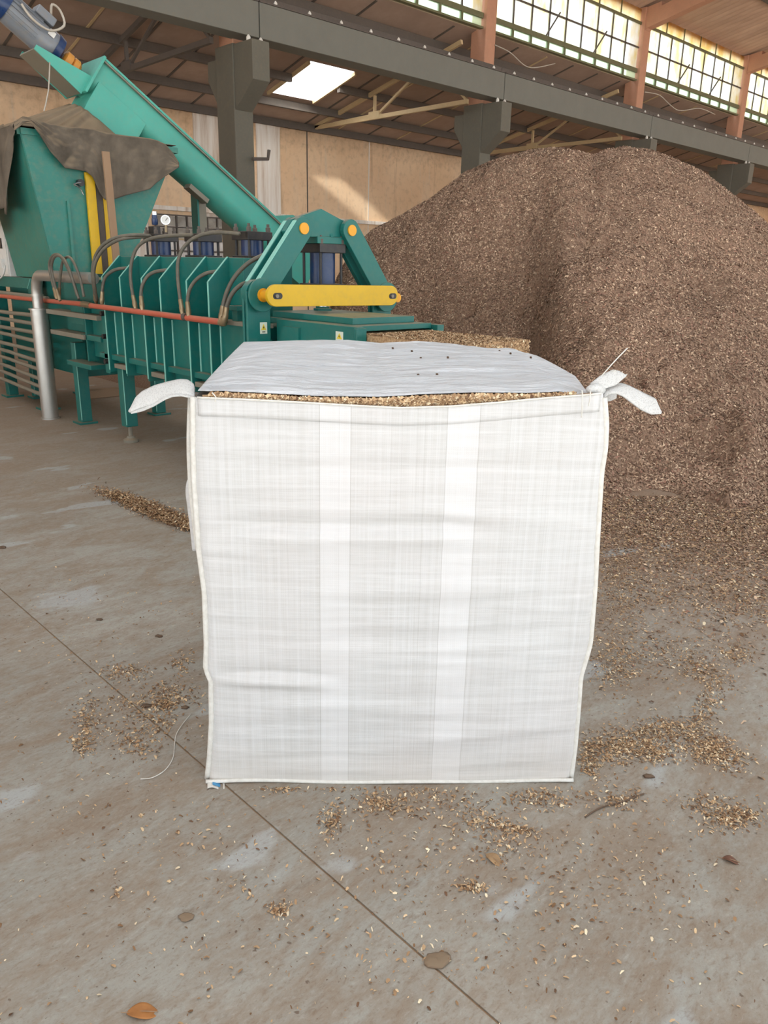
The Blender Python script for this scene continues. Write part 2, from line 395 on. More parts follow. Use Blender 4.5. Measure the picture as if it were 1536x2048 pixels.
# ---------------- low aisle roof
SX0, SX1, SY0, SY1 = 11.95, 13.25, 15.11, 16.68
def slab(x0, x1, y0, y1, th=0.06):
    m = MB(); vs = []
    for dz in (0, th):
        for y in (y0, y1):
            for x in (x0, x1): vs.append((x, y, zr(y) + dz))
    return m.add(vs, [(0, 2, 3, 1), (4, 5, 7, 6), (0, 1, 5, 4), (2, 6, 7, 3), (0, 4, 6, 2), (1, 3, 7, 5)])
ca = MB()
for s in ((XA, SX0, 12.6, YW + .3), (SX1, XB, 12.6, YW + .3), (SX0, SX1, 12.6, SY0), (SX0, SX1, SY1, YW + .3)):
    k = slab(*s); ca.add(k.v, k.f)
ca = struct(ca.build('ceiling_aisle', M['roof']), 'dark brown sloping roof over the low aisle', 'ceiling')
for y in (13.3, 14.5, 15.75 + 0.0, 16.9, 17.85):
    for xa, xb in ((XA, XB),) if not (SY0 < y < SY1) else ((XA, SX0 - .05), (SX1 + .05, XB)):
        attach(MB().box(xa, xb, y - .05, y + .05, zr(y) - .17, zr(y) - .01).build('purlin', M['purlin']), ca)
x = XA + 0.4
while x < 36:
    if not (SX0 - .1 < x < SX1 + .1):
        attach(MB().bar((x, 12.7, zr(12.7) - .008), (x, YW, zr(YW) - .008), 0.05, 0.016).build('sheet_joint', M['purlin'] if int(x * 7) % 5 else M['truss']), ca)
    x += 1.12
sk = struct(slab(SX0, SX1, SY0, SY1, 0.02).build('window_2', M['skylight']), 'bright rectangular skylight in the low roof', 'skylight')
for a, b, c2, d in ((SX0 - .06, SX0, SY0, SY1), (SX1, SX1 + .06, SY0, SY1)):
    attach(MB().bar(((a + b) / 2, c2, zr(c2) - .03), ((a + b) / 2, d, zr(d) - .03), .06, .08).build('skylight_curb', M['truss']), sk)

# ---------------- main hall roof (corrugated, with translucent bands)
def zm(y): return 8.12 + (12.7 - y) * 0.22 if y >= 4 else 8.12 + 8.7 * 0.22 - (4 - y) * 0.22
def corr(x0, x1, y0, y1, pitch=0.26, amp=0.06):
    m = MB(); n = max(2, int((x1 - x0) / (pitch / 4))); vs = []
    for j, y in enumerate((y0, y1)):
        for i in range(n + 1):
            x = x0 + (x1 - x0) * i / n
            vs.append((x, y, zm(y) + amp * math.sin(2 * math.pi * x / pitch)))
    return m.add(vs, [(i, i + 1, n + 1 + i + 1, n + 1 + i) for i in range(n)])
cm = MB(); 
for s in ((XA, 12, 8.2, 12.75), (12, 40, 8.2, 12.75), (XA, XB, 3.0, 4.9), (XA, XB, -5.5, -3.6)):
    k = corr(*s); cm.add(k.v, k.f)
bands = []
x = XA; i = 0
while x < XB:
    x1 = x + (1.6 if i % 2 else 1.6)
    for ya, yb in ((4.9, 8.2), (-3.6, 3.0)):
        if i % 2: bands.append((x, x1, ya, yb))
        else:
            k = corr(x, x1, ya, yb); cm.add(k.v, k.f)
    x = x1; i += 1
cm = struct(cm.build('ceiling_main', M['corr'], smooth=True), 'corrugated roof over the main hall', 'ceiling')
for b in bands:
    attach(corr(*b).build('translucent_sheet', M['fibreglass'], smooth=True), cm)
for y in (12.62, 10.4, 8.2, 4.9):
    attach(MB().box(XA, XB, y - .06, y + .06, zm(y) - .22, zm(y) - .03).build('purlin', M['post'] if y > 12 else M['purlin']), cm)
for X in COLX:
    attach(MB().bar((X, 12.62, zm(12.62) - .42), (X, 4, zm(4) - .42), .26, .36).build('rafter', M['post']), cm)

# ---------------- clerestory windows
YC = 12.45
for b in range(1, 5):
    xa, xb = COLX[b] + .19, COLX[b + 1] - .19
    w = struct(MB().box(xa, xb, YC - .04, YC + .04, 6.56, 6.66).build('window_%d' % (b + 2), M['frame_green']), ['clerestory window band at the top left of the nearest roof post', 'clerestory window band between the two nearest roof posts', 'clerestory window band left of the far right roof post', 'clerestory window band at the right photo edge'][b - 1], 'window')
    attach(MB().box(xa, xb, YC - .03, YC + .03, 7.69, 7.75).build('window_rail', M['frame_green']), w)
    attach(MB().box(xa, xb, YC - .02, YC + .02, 7.14, 7.175).build('window_rail', M['rail']), w)
    attach(MB().box(xa, xb, YC - .05, YC + .05, 6.36, 6.40).build('window_rail', M['frame_green']), w)
    n = 9
    for i in range(n):
        x0 = xa + (xb - xa) * i / n; x1 = xa + (xb - xa) * (i + 1) / n
        for z0, z1 in ((6.66, 7.14), (7.175, 7.69)):
            attach(MB().box(x0 + .018, x1 - .018, YC - .004, YC + .004, z0, z1).build('pane', M['pane']), w)
        if i: attach(MB().box(x0 - .018, x0 + .018, YC - .02, YC + .02, 6.66, 7.69).build('mullion', M['rail']), w)
        attach(MB().box(x0 - .02, x0 + .02, YC - .04, YC + .04, 6.40, 6.56).build('sill_block', M['frame_green']), w)
        attach(MB().box(x0 + .02, x1 - .02, YC - .004, YC + .004, 6.40, 6.56).build('glass_strip', M['green_strip']), w)
    n = 6
    for i in range(n):
        x0 = xa + (xb - xa) * i / n; x1 = xa + (xb - xa) * (i + 1) / n
        attach(MB().box(x0 + .015, x1 - .015, YC + .01, YC + .02, 7.75, 8.05).build('upper_sheet', M['yellow_sheet']), w)
        if i: attach(MB().box(x0 - .015, x0 + .015, YC - .01, YC + .03, 7.75, 8.05).build('mullion', M['frame_green']), w)
    for i in (3, 6):      # window stays
        x0 = xa + (xb - xa) * i / 9
        attach(MB().bar((x0 - .12, YC - .03, 6.66), (x0 + .16, YC - .18, 7.16), .03, .03).build('stay', M['rail']), w)

# ---------------- columns
side = ['leftmost', 'at left behind the screw conveyor', 'in the middle beside the roof truss', 'whose top shows over the pile crest', 'at far right behind the pile', 'beyond the right edge']
for i, X in enumerate(COLX):
    if i in (0, 5): continue
    c = thing('hall_column', 'grey concrete column ' + side[i] + ', carrying the crane beam', 'column', (X, 12.6, 0), group='hall columns')
    MB().box(X - .19, X + .19, 12.32, 12.86, 0, 4.92).build('shaft', M['column'], c, bevel=.015)
    MB().prism([(12.32, 4.9), (11.78, 4.9), (11.78, 4.32), (12.32, 3.92)], 'x', X - .17, X + .17).build('corbel', M['column'], c, bevel=.01)
    MB().prism([(12.86, 4.75), (13.14, 4.75), (13.14, 4.45), (12.86, 4.05)], 'x', X - .17, X + .17).build('truss_bracket', M['column'], c, bevel=.01)
    for dx in (-.12, .12):
        MB().lathe((X + dx, 11.95, 4.90), (X + dx, 11.95, 4.985), [(0, .035), (.6, .035), (1, .012)], 10).build('bearing_bolt', M['white_cap'], c)
    MB().box(X - .17, X + .17, 12.34, 12.76, 4.9, 8.1).build('upper_post', M['post'], c, bevel=.02)
    MB().prism([(12.34, 7.55), (11.95, 7.98), (11.95, 8.16), (12.34, 8.1)], 'x', X - .12, X + .12).build('haunch', M['post'], c, bevel=.01)

# ---------------- crane beam, one length per bay
j0 = float(PV(1009, 175, 12.0)[0])
names = ['nearest length at upper left', 'length between the first joint and the column by the truss', 'length above the pile', 'far right length']
segs = [(j0 - 12.86 - 6.4, j0 - 6.43), (j0 - 6.43, j0), (j0, j0 + 6.43), (j0 + 6.43, j0 + 12.86), (j0 + 12.86, j0 + 24)]
lab = ['grey crane beam length at top left above the conveyor motor', 'grey crane beam length above the bright skylight', 'grey crane beam length above the chip pile crest', 'grey crane beam length towards the right edge over the pile', 'farthest grey crane beam length out at the right edge']
for (xa, xb), L in zip(segs, lab):
    c = thing('crane_beam', L, 'beam', ((xa + xb) / 2, 12.0, 4.985), group='crane beam lengths')
    MB().prism([(12.0, 5.51), (12.0, 4.99), (12.38, 4.985), (12.38, 5.12), (12.3, 5.2), (12.3, 5.51)], 'x', xa + .01, xb - .01).build('beam_web', M['beam'], c, bevel=.008)
    MB().box(xa + .01, xb - .01, 11.985, 12.31, 5.51, 5.535).build('rail_plate', M['rail'], c)
    MB().box(xa + .005, xb - .005, 12.10, 12.16, 5.535, 5.64).build('rail', M['rail'], c, bevel=.006)
    n = int((xb - xa) / .71)
    for i in range(n):
        x = xa + .35 + i * (xb - xa) / n
        MB().lathe((x, 12.03, 5.535), (x, 12.03, 5.60), [(0, .03), (.5, .03), (1, .008)], 8).build('rail_clip', M['white_cap'], c)

# ---------------- roof trusses of the aisle
tl = {1: 'roof truss in darkened colour for shade above the screw conveyor', 2: 'cream roof truss lit by the skylight', 3: 'dim roof truss above the pile crest'}
for i in (1, 2, 3):
    X = COLX[i] - .47
    c = thing('roof_truss', tl[i], 'truss', (X, 15.5, 4.9), group='aisle roof trusses')
    mt = M['truss'] if i > 1 else M['purlin']  # first truss takes the dark purlin paint, its shade put into the colour
    MB().bar((X, 12.5, 4.93), (X, YW, 4.93), .07, .09).build('bottom_chord', mt, c)
    MB().bar((X, 12.75, zr(12.75) - .22), (X, YW, zr(YW) - .18 + .14), .07, .09).build('top_chord', mt, c)
    MB().bar((X, 15.5, 4.93), (X, 15.5, zr(15.5) - .2), .06, .06).build('upright', mt, c)
    MB().bar((X, 15.42, 4.97), (X, 13.9, zr(13.9) - .25), .05, .05).build('diagonal', mt, c)
    MB().bar((X, 15.5, 4.99), (X, 17.05, zr(17.05) - .24), .05, .05).build('diagonal', mt, c)
    MB().bar((X, 12.55, 4.98), (X, 13.6, zr(13.6) - .25), .05, .05).build('diagonal', mt, c)
    MB().box(X - .045, X + .045, 15.3, 15.68, 4.9, 5.06).build('gusset', mt, c)

# ---------------- loose cables hanging on the aisle roof edge
def pxpath(pts, Y): return [PV(x, y, Y) for x, y in pts]
tag(MB().tube(pxpath([(990, 90), (1020, 105), (1045, 128), (1060, 135), (1080, 134), (1110, 127)], 12.3), .012, 6).build('loose_cable', M['cable'], smooth=True), 'thin pale cable looping beside the middle roof post', 'cable', 'loose cables under the windows')
tag(MB().tube(pxpath([(1290, 184), (1318, 190), (1335, 205), (1352, 219), (1368, 221), (1400, 217), (1430, 229)], 12.3), .014, 6).build('loose_cable', M['cable'], smooth=True), 'pale cable drooping below windows above the pile crest', 'cable', 'loose cables under the windows')
tag(MB().tube([PV(505, 318, 12.2), PV(536, 318, 12.2), PV(538, 300, 12.2)], .03, 6, sub=1).build('wall_hook', M['purlin']), 'dark angled steel hook on the left column', 'hook')

# ================================================================== BULK BAG
BL, BR = PZ(418, 1563), PZ(1142, 1562)
bang = math.atan2(BR[1] - BL[1], BR[0] - BL[0])
e1 = np.array([math.cos(bang), math.sin(bang), 0]); e2 = np.array([-math.sin(bang), math.cos(bang), 0])
def BP(x, y, depth=0.0):          # photo pixel -> bag coordinates on a plane parallel to its front
    r = ray(x, y); P = EYEP + r * (((BL + e2 * depth - EYEP) @ e2) / (r @ e2)); d = P - BL
    return np.array([d @ e1, d @ e2, d[2]])
bag = thing('bulk_bag', 'white woven bulk bag filled with wood chips standing on the floor', 'bag', tuple(BL), bang, local=True)
def curve(pts):
    q = np.array([BP(x, y) for x, y in pts]); o = np.argsort(q[:, 2]); return q[o, 2], q[o, 0]
zl, sl = curve([(388, 797), (388, 900), (391, 980), (399, 1100), (411, 1190), (415, 1300), (413, 1345), (424, 1367), (425, 1450), (421, 1520), (416, 1563)])
zrr, srr = curve([(1208, 790), (1213, 850), (1211, 900), (1203, 950), (1195, 1080), (1190, 1180), (1181, 1290), (1174, 1318), (1161, 1360), (1157, 1420), (1150, 1500), (1142, 1562)])
tp = np.array([BP(x, y) for x, y in [(388, 797), (480, 800), (600, 806), (700, 812), (800, 817), (900, 814), (1000, 806), (1100, 797), (1208, 789)]])
WB = float(srr.max())
def sL(z): return float(np.interp(z, zl, sl))
def sR(z): return float(np.interp(z, zrr, srr))
def ztop(s): return float(np.interp(s, tp[:, 0], tp[:, 2]))
BD = 0.97
creases = [(0.80, -0.012, 0.018, 0.05, 0.75, .02), (0.765, .010, .022, .1, .7, .02), (0.36, -0.010, .014, 0.0, .38, 0.0), (.335, .012, .018, 0, .35, 0), (.83, .007, .02, .55, 1.0, -.03), (.62, .006, .03, .2, .9, .0), (.48, -.007, .03, .3, 1.0, .02), (.25, .006, .025, .1, .9, -.02), (.14, .008, .03, .5, 1.0, .12), (.95, -.004, .02, .1, .9, .01)]
def front_y(u, w, s, z):
    bul = -0.022 * math.sin(math.pi * min(max(u, 0), 1)) ** 0.6 * math.sin(math.pi * (0.12 + 0.8 * w))
    y = bul
    for zc, a, sg, u0, u1, tilt in creases:
        zz = z - (zc + tilt * (u - .5) + .008 * mnoise.noise(Vector((u * 5, zc * 9, 0))))
        fade = min(1, max(0, (u - u0) / .12)) * min(1, max(0, (u1 - u) / .12)) if u0 > 0.01 or u1 < .99 else min(1, max(0, (u1 - u) / .2))
        y -= a * math.exp(-(zz / sg) ** 2) * fade
    y += .0035 * mnoise.noise(Vector((s * 2.2, 0, z * 16))) + .0022 * mnoise.noise(Vector((s * 4 + 9, 3, z * 42))) + .0008 * mnoise.noise(Vector((s * 12 + 9, 3, z * 90)))
    y += .03 * max(0, .06 - z) / .06 * 0
    return y
def front(u, w):
    s0 = .5; zt = 1.13
    z = w * zt
    s = sL(z) + (sR(z) - sL(z)) * u
    zt = ztop(s); z = w * zt
    s = sL(z) + (sR(z) - sL(z)) * u
    edge = min(u, 1 - u)
    y = front_y(u, w, s, z) + .010 * max(0, 1 - edge / .02) ** 2
    return (s, y, z + .002)
# woven fabric: coordinates are the bag's own
t = NT('woven_white_fabric')
q = t.sep()
def stripes(ax, scale, dist=1.5, dscale=3.0):
    w_ = t.n.new('ShaderNodeTexWave'); w_.wave_type = 'BANDS'; w_.bands_direction = ax; w_.inputs['Scale'].default_value = scale
    w_.inputs['Distortion'].default_value = dist; w_.inputs['Detail'].default_value = 2; w_.inputs['Detail Scale'].default_value = dscale
    t.link(t.tc.outputs['Object'], w_.inputs['Vector']); return w_.outputs['Fac']
wx = stripes('X', 55); wz = stripes('Z', 60, 2.5)
nv = t.noise(1.0, 4, 0.75, (85, 3, 1.2)); nh = t.noise(1.0, 4, 0.75, (3.5, 3, 110))
c = t.mix(t.ramp(nv, [(0.35, 0.0), (0.65, 1.0)]), lin((196, 195, 193)), lin((208, 208, 208)))
c = t.mix(t.math('MULTIPLY', t.ramp(nh, [(0.42, 0.0), (0.62, 1.0)]), 0.5), c, lin((218, 218, 218)))
c = t.mix(t.math('MULTIPLY', t.math('MULTIPLY', wx, wz), 0.08), c, lin((190, 190, 188)))
def band(x0, x1):      # 1 between x0 and x1
    a = t.math('GREATER_THAN', q[0], x0); b = t.math('LESS_THAN', q[0], x1); return t.math('MULTIPLY', a, b)
ref = 1000
for pa, pb in ((640, 701), (887, 950)):
    xa, xb = BP(pa, ref)[0], BP(pb, ref)[0]
    c = t.mix(t.math('MULTIPLY', band(xa, xb), 0.55), c, lin((222, 222, 223)))
for pa in (640, 678, 701, 780, 800, 830, 845, 887, 950, 520, 575, 1010, 1090):
    xa = BP(pa, ref)[0]; wdt = .0012
    k = 0.35 if pa in (640, 701, 887, 950) else 0.12
    c = t.mix(t.math('MULTIPLY', band(xa - wdt, xa + wdt), k), c, lin((150, 146, 140)))
low = t.ramp(t.math('ADD', q[2], t.math('MULTIPLY', t.noise(4, 4, .6), .12)), [(0.06, 1.0), (0.22, 0.0)])
c = t.mix(t.math('MULTIPLY', low, 0.28), c, lin((206, 192, 172)))
tint = t.ramp(t.noise(1.4, 4, .6), [(0.45, 0.0), (0.7, 1.0)])
c = t.mix(t.math('MULTIPLY', tint, 0.14), c, lin((214, 196, 190)))
b1 = t.bump(t.math('MULTIPLY', wx, wz), 0.10, 0.002); t.bump(nh, 0.22, 0.004, b1)
M['bagcloth'] = t.out(c, 0.62, 0, 0.25)
t = NT('white_seam_tape')
M['seam'] = t.out(t.ramp(t.noise(60, 3, .6, (1, 1, 1)), [(0.3, lin((208, 205, 197))), (0.7, lin((226, 224, 218)))]), 0.6, 0, 0.3)
t = NT('webbing_strap')
vo = t.n.new('ShaderNodeTexVoronoi'); vo.inputs['Scale'].default_value = 220; t.link(t.tc.outputs['Object'], vo.inputs['Vector'])
t.bump(vo.outputs['Distance'], 0.3, 0.002)
M['strap'] = t.out(t.ramp(vo.outputs['Distance'], [(0.0, lin((176, 176, 174))), (0.5, lin((204, 204, 202)))]), 0.6, 0, 0.3)
t = NT('sheer_plastic_cover')
wr = t.noise(1.0, 6, 0.7, (6, 40, 10), dist=.4); wr2 = t.noise(30, 3, 0.6)
cc = t.ramp(wr, [(0.3, lin((208, 211, 215))), (0.55, lin((222, 225, 229))), (0.75, lin((238, 241, 245)))])
b1 = t.bump(wr, 1.0, 0.022); t.bump(wr2, 0.1, 0.003, b1)
M['cover'] = t.out(cc, 0.38, 0, 0.5)

MB().grid(150, 170, front).build('front_panel', M['bagcloth'], bag, smooth=True)
def sidep(right):
    def f(u, w):
        zt = 1.125 + .02 * u; z = w * zt
        s = sR(z) if right else sL(z)
        sb = (WB - .03 if right else .0)
        bul = (.035 if right else -.03) * math.sin(math.pi * u) * math.sin(math.pi * (0.1 + .85 * w))
        x = s + (sb - s) * u + bul + .006 * mnoise.noise(Vector((u * 4, 5 if right else 1, z * 12)))
        return (x, .012 + u * (BD - .012), z + .002)
    return f
MB().grid(40, 80, sidep(False)).build('side_panel', M['bagcloth'], bag, smooth=True)
MB().grid(40, 80, sidep(True)).build('side_panel', M['bagcloth'], bag, smooth=True)
MB().grid(40, 40, lambda u, w: (u * (WB - .03), BD + .03 * math.sin(math.pi * u) * math.sin(math.pi * w), w * 1.145 + .002)).build('back_panel', M['bagcloth'], bag, smooth=True)
MB().grid(2, 2, lambda u, w: (u * (WB - .05) + .0, w * BD, .004)).build('base_panel', M['bagcloth'], bag)
# seams
MB().tube([(sL(z) - .004, .012, z + .003) for z in np.linspace(0, 1.125, 50)], .0085, 8, sub=1).build('side_seam', M['seam'], bag, smooth=True)
MB().tube([(sL(z) - .010 + .012 * math.sin(z * 5), .05, z + .003) for z in np.linspace(0.02, 1.12, 40)], .008, 8, sub=1).build('side_seam', M['seam'], bag, smooth=True)
MB().tube([(sR(z) + .002, .012, z + .003) for z in np.linspace(0, 1.14, 50)], .0085, 8, sub=1).build('side_seam', M['seam'], bag, smooth=True)
MB().tube([(sL(0) + (sR(0) - sL(0)) * u, -.008 + .004 * math.sin(u * 9), .006 + .002 * math.sin(u * 14)) for u in np.linspace(-.004, 1.004, 50)], .006, 8, sub=1).build('bottom_seam', M['seam'], bag, smooth=True)
def hem(u, w):
    s, y, z = front(.008 + .984 * u, 1.0)
    return (s, y - .0035 + .002 * math.sin(w * math.pi / 2), z - .045 + .047 * w)
MB().grid(90, 5, hem).build('top_hem', M['bagcloth'], bag, smooth=True, solid=.002)
MB().tube([(front(.008 + .984 * u, 1.0)[0], front(.008 + .984 * u, 1.0)[1] - .003, front(.008 + .984 * u, 1.0)[2] + .001) for u in np.linspace(0, 1, 60)], .0028, 6, sub=1).build('hem_edge', M['seam'], bag, smooth=True)

# cover lying over the chips
ledge = [(0, 392, 779), (.12, 412, 749), (.3, 430, 727), (.55, 455, 704), (.8, 475, 690), (1, 488, 683)]
fedge = np.array([BP(x, y, .02) for x, y in [(396, 781), (440, 781), (520, 785), (600, 790), (700, 793), (760, 793), (850, 788), (950, 784), (1050, 785), (1120, 782), (1188, 776)]])
bedge = np.array([BP(x, y, BD - .02) for x, y in [(488, 684), (600, 681), (700, 681), (765, 688), (830, 684), (900, 689), (960, 696), (1020, 702), (1072, 711)]])
fs_ = np.linspace(0, 1, len(fedge)); bs_ = np.linspace(0, 1, len(bedge))
def cover(u, w):
    f = np.array([np.interp(u, fs_, fedge[:, k]) for k in range(3)]); b = np.array([np.interp(u, bs_, bedge[:, k]) for k in range(3)])
    p = f * (1 - w) + b * w
    e = min(u, 1 - u)
    dome = .026 * math.sin(math.pi * w) ** .7 * min(1, e / .15 + .15)
    wr = .008 * mnoise.noise(Vector((u * 3, w * 13, 2))) + .006 * mnoise.noise(Vector((u * 6, w * 30, 7))) + .004 * mnoise.noise(Vector((u * 16, w * 55, 4)))
    wr *= min(1, w / .05 + .2) * min(1, e / .05 + .05) * min(1, (1 - w) / .08 + .1)
    # corners pinched towards the straps
    p[2] += dome + wr
    if w < .25 and u > .9: p[2] -= .03 * (u - .9) / .1 * (1 - w / .25)
    return p
MB().grid(150, 110, cover).build('top_cover', M['cover'], bag, smooth=True, solid=.0015)

# lifting straps
def ribbon(top, bot, yt, yb, n=26):
    T = np.array([BP(x, y, d) for (x, y), d in zip(top, yt)]); B = np.array([BP(x, y, d) for (x, y), d in zip(bot, yb)])
    ts = np.linspace(0, 1, len(T)); bs = np.linspace(0, 1, len(B))
    def f(u, w):
        a = np.array([np.interp(u, ts, T[:, k]) for k in range(3)]); b = np.array([np.interp(u, bs, B[:, k]) for k in range(3)])
        return a * (1 - w) + b * w + np.array([0, 0, .004 * math.sin(math.pi * w)])
    return MB().grid(n, 8, f)
lt = [(389, 778), (386, 768), (375, 760), (360, 759), (340, 763), (310, 771), (285, 783), (272, 795), (258, 824)]
lb = [(389, 797), (380, 792), (365, 789), (348, 790), (330, 797), (310, 807), (290, 813), (275, 818), (259, 825)]
MB.build(ribbon(lt, lb, [.07, .075, .08, .08, .08, .075, .07, .06, .03], [.02] * 9), 'lifting_strap', M['strap'], bag, smooth=True, solid=.004)
lt2 = [(389, 790), (378, 786), (360, 785), (342, 786), (322, 793), (300, 806), (280, 815), (259, 825)]
lb2 = [(389, 800), (378, 795), (362, 792), (345, 793), (328, 800), (308, 812), (285, 822), (262, 827)]
MB.build(ribbon(lt2, lb2, [.05] * 8, [.01] * 8), 'strap_lower_layer', M['strap'], bag, smooth=True, solid=.003)
rt = [(1196, 772), (1212, 769), (1225, 767), (1243, 767), (1258, 772), (1270, 778), (1296, 791), (1311, 798), (1322, 826)]
rb = [(1207, 797), (1214, 790), (1222, 787), (1233, 787), (1247, 793), (1264, 806), (1281, 819), (1302, 829), (1322, 828)]
MB.build(ribbon(rt, rb, [.09, .09, .09, .085, .08, .075, .07, .06, .03], [.03] * 9), 'lifting_strap', M['strap'], bag, smooth=True, solid=.004)
MB.build(ribbon([(1208, 793), (1220, 788), (1234, 787)], [(1209, 803), (1222, 802), (1232, 797)], [.10, .12, .14], [.08, .1, .12], 8), 'strap_lower_layer', M['strap'], bag, smooth=True, solid=.003)
MB.build(ribbon([(1180, 768), (1200, 752), (1212, 746), (1225, 740)], [(1196, 781), (1214, 776), (1232, 770), (1253, 752)], [.05, .06, .07, .08], [.03, .04, .05, .06], 14), 'frayed_strap_end', M['strap'], bag, smooth=True, solid=.003)
k = MB()
for a in range(14):
    x0 = 1225 + 28 * a / 13; y0 = 740 + 12 * a / 13 
    k.tube([BP(x0 - 3, y0 + 3, .07), BP(x0 + random.uniform(0, 5), y0 - random.uniform(0, 5), .07)], .0007, 5, sub=1)
k.build('frayed_threads', M['seam'], bag)
MB().lathe(tuple(BP(1176, 779, .02)), tuple(BP(1206, 781, .05)), [(0, .008), (.3, .016), (.6, .018), (1, .010)], 12).build('strap_knot', M['strap'], bag, smooth=True)
for pts, nm in (([(1203, 752), (1225, 727), (1245, 706), (1255, 696)], 'stiff_thread'), ([(1164, 780), (1165, 800), (1163, 835)], 'hanging_thread'), ([(1181, 782), (1180, 798), (1177, 812)], 'hanging_thread'), ([(424, 785), (432, 795), (430, 803)], 'hanging_thread')):
    dd = .06 if nm == 'stiff_thread' else -.03
    MB().tube([BP(x, y, dd) for x, y in pts], .0016, 6).build(nm, M['seam'], bag, smooth=True)
# strap tail and loop on the left side
MB.build(ribbon([(386, 826), (382, 830), (379, 836)], [(386, 850), (383, 844), (380, 838)], [.3] * 3, [.3] * 3, 6), 'side_strap_loop', M['strap'], bag, smooth=True, solid=.004)
MB().tube([BP(x, y, .35) for x, y in [(388, 955), (381, 965), (379, 985), (382, 1010), (388, 1060), (392, 1100)]], .012, 8).build('side_fold', M['bagcloth'], bag, smooth=True)
# printed tag poking out from under the corner
def tagf(u, w):
    a = BP(415, 1578, -.0); g0 = PZ(415 + 34 * u, 1566 + 12 * w); d = g0 - BL
    return (d @ e1, d @ e2, .002 + .004 * math.sin(u * 6))
MB().grid(10, 4, tagf).build('label_tag', M['seam'], bag, solid=.001)
MB().grid(8, 3, lambda u, w: (tagf(.3 + .45 * u, .1 + .6 * w)[0], tagf(.3 + .45 * u, .1 + .6 * w)[1], .0045 + .004 * math.sin((.3 + .45 * u) * 6))).build('tag_print', M['blue_tag'], bag)
for x, y in ((755, 724), (808, 727), (1020, 717), (1047, 722), (1088, 737), (845, 766), (880, 767), (894, 744), (836, 740)):
    # dark crumbs lying on the cover
    u = (x - 400) / 780; w = (785 - y) / 100
    p = cover(min(max(u, .05), .95), w); 
    o = MB().lathe(tuple(np.array(p) + [0, 0, .001]), tuple(np.array(p) + [.003, .002, .006]), [(0, .002), (.5, .0045), (1, .002)], 6).build('dark_crumb', M['clod'], bag)
    tag(o, 'dark crumb on the white cover')

# ================================================================== CHIP HELPERS
def chip_object(name, pos, nrm, size, cols, mat, thin=(0.25, 0.6)):
    """one mesh of many little bent flakes; pos Nx3, nrm Nx3, size N, cols Nx3 (linear)"""
    n = len(pos); r = RNG.normal(size=(n, 3))
    a = r - (r * nrm).sum(1, keepdims=True) * nrm; a /= np.linalg.norm(a, axis=1, keepdims=True) + 1e-9
    tilt = RNG.uniform(-.6, .6, (n, 1)); a = a + nrm * tilt; a /= np.linalg.norm(a, axis=1, keepdims=True)
    b = np.cross(nrm, a); b /= np.linalg.norm(b, axis=1, keepdims=True) + 1e-9
    b = b + nrm * RNG.uniform(-.5, .5, (n, 1)); b /= np.linalg.norm(b, axis=1, keepdims=True)
    L = size[:, None] * .5; Wd = L * RNG.uniform(thin[0], thin[1], (n, 1)); up = nrm * (size[:, None] * RNG.uniform(.05, .25, (n, 1)))
    v = np.empty((n, 6, 3))
    v[:, 0] = pos - a * L - b * Wd * .7; v[:, 1] = pos - a * L * .9 + b * Wd * .6
    v[:, 2] = pos + up + b * Wd; v[:, 3] = pos + up - b * Wd
    v[:, 4] = pos + a * L - b * Wd * .5; v[:, 5] = pos + a * L * .85 + b * Wd * .6
    me = bpy.data.meshes.new(name); me.vertices.add(n * 6); me.vertices.foreach_set('co', v.reshape(-1))
    idx = np.arange(n)[:, None] * 6
    fc = np.concatenate([idx + np.array([0, 3, 2, 1]), idx + np.array([3, 4, 5, 2])], 1).reshape(-1)
    me.loops.add(n * 8); me.loops.foreach_set('vertex_index', fc.astype(np.int32))
    me.polygons.add(n * 2); me.polygons.foreach_set('loop_start', np.arange(0, n * 8, 4, dtype=np.int32)); me.polygons.foreach_set('loop_total', np.full(n * 2, 4, dtype=np.int32))
    me.update(calc_edges=True)
    at = me.attributes.new('chip', 'FLOAT_COLOR', 'POINT')
    c4 = np.ones((n, 6, 4), dtype=np.float32); c4[:, :, :3] = cols[:, None, :]
    at.data.foreach_set('color', c4.reshape(-1))
    me.materials.append(mat)
    o = bpy.data.objects.new(name, me); COL.objects.link(o); return o
def chip_cols(n, pal, w=None):
    p = np.array([lin(c) for c in pal]); i = RNG.choice(len(p), n, p=w); c = p[i] * RNG.uniform(.82, 1.15, (n, 1)); return np.clip(c, 0, 1)
PAL_PILE = [(110, 86, 71), (140, 114, 95), (158, 130, 109), (174, 146, 122), (196, 168, 141), (148, 112, 95), (212, 186, 157)]
W_PILE = [.16, .24, .24, .16, .08, .09, .03]
PAL_FLOOR = [(130, 100, 74), (164, 132, 100), (190, 158, 122), (216, 188, 150), (236, 218, 186), (112, 84, 64)]
W_FLOOR = [.2, .25, .25, .15, .07, .08]

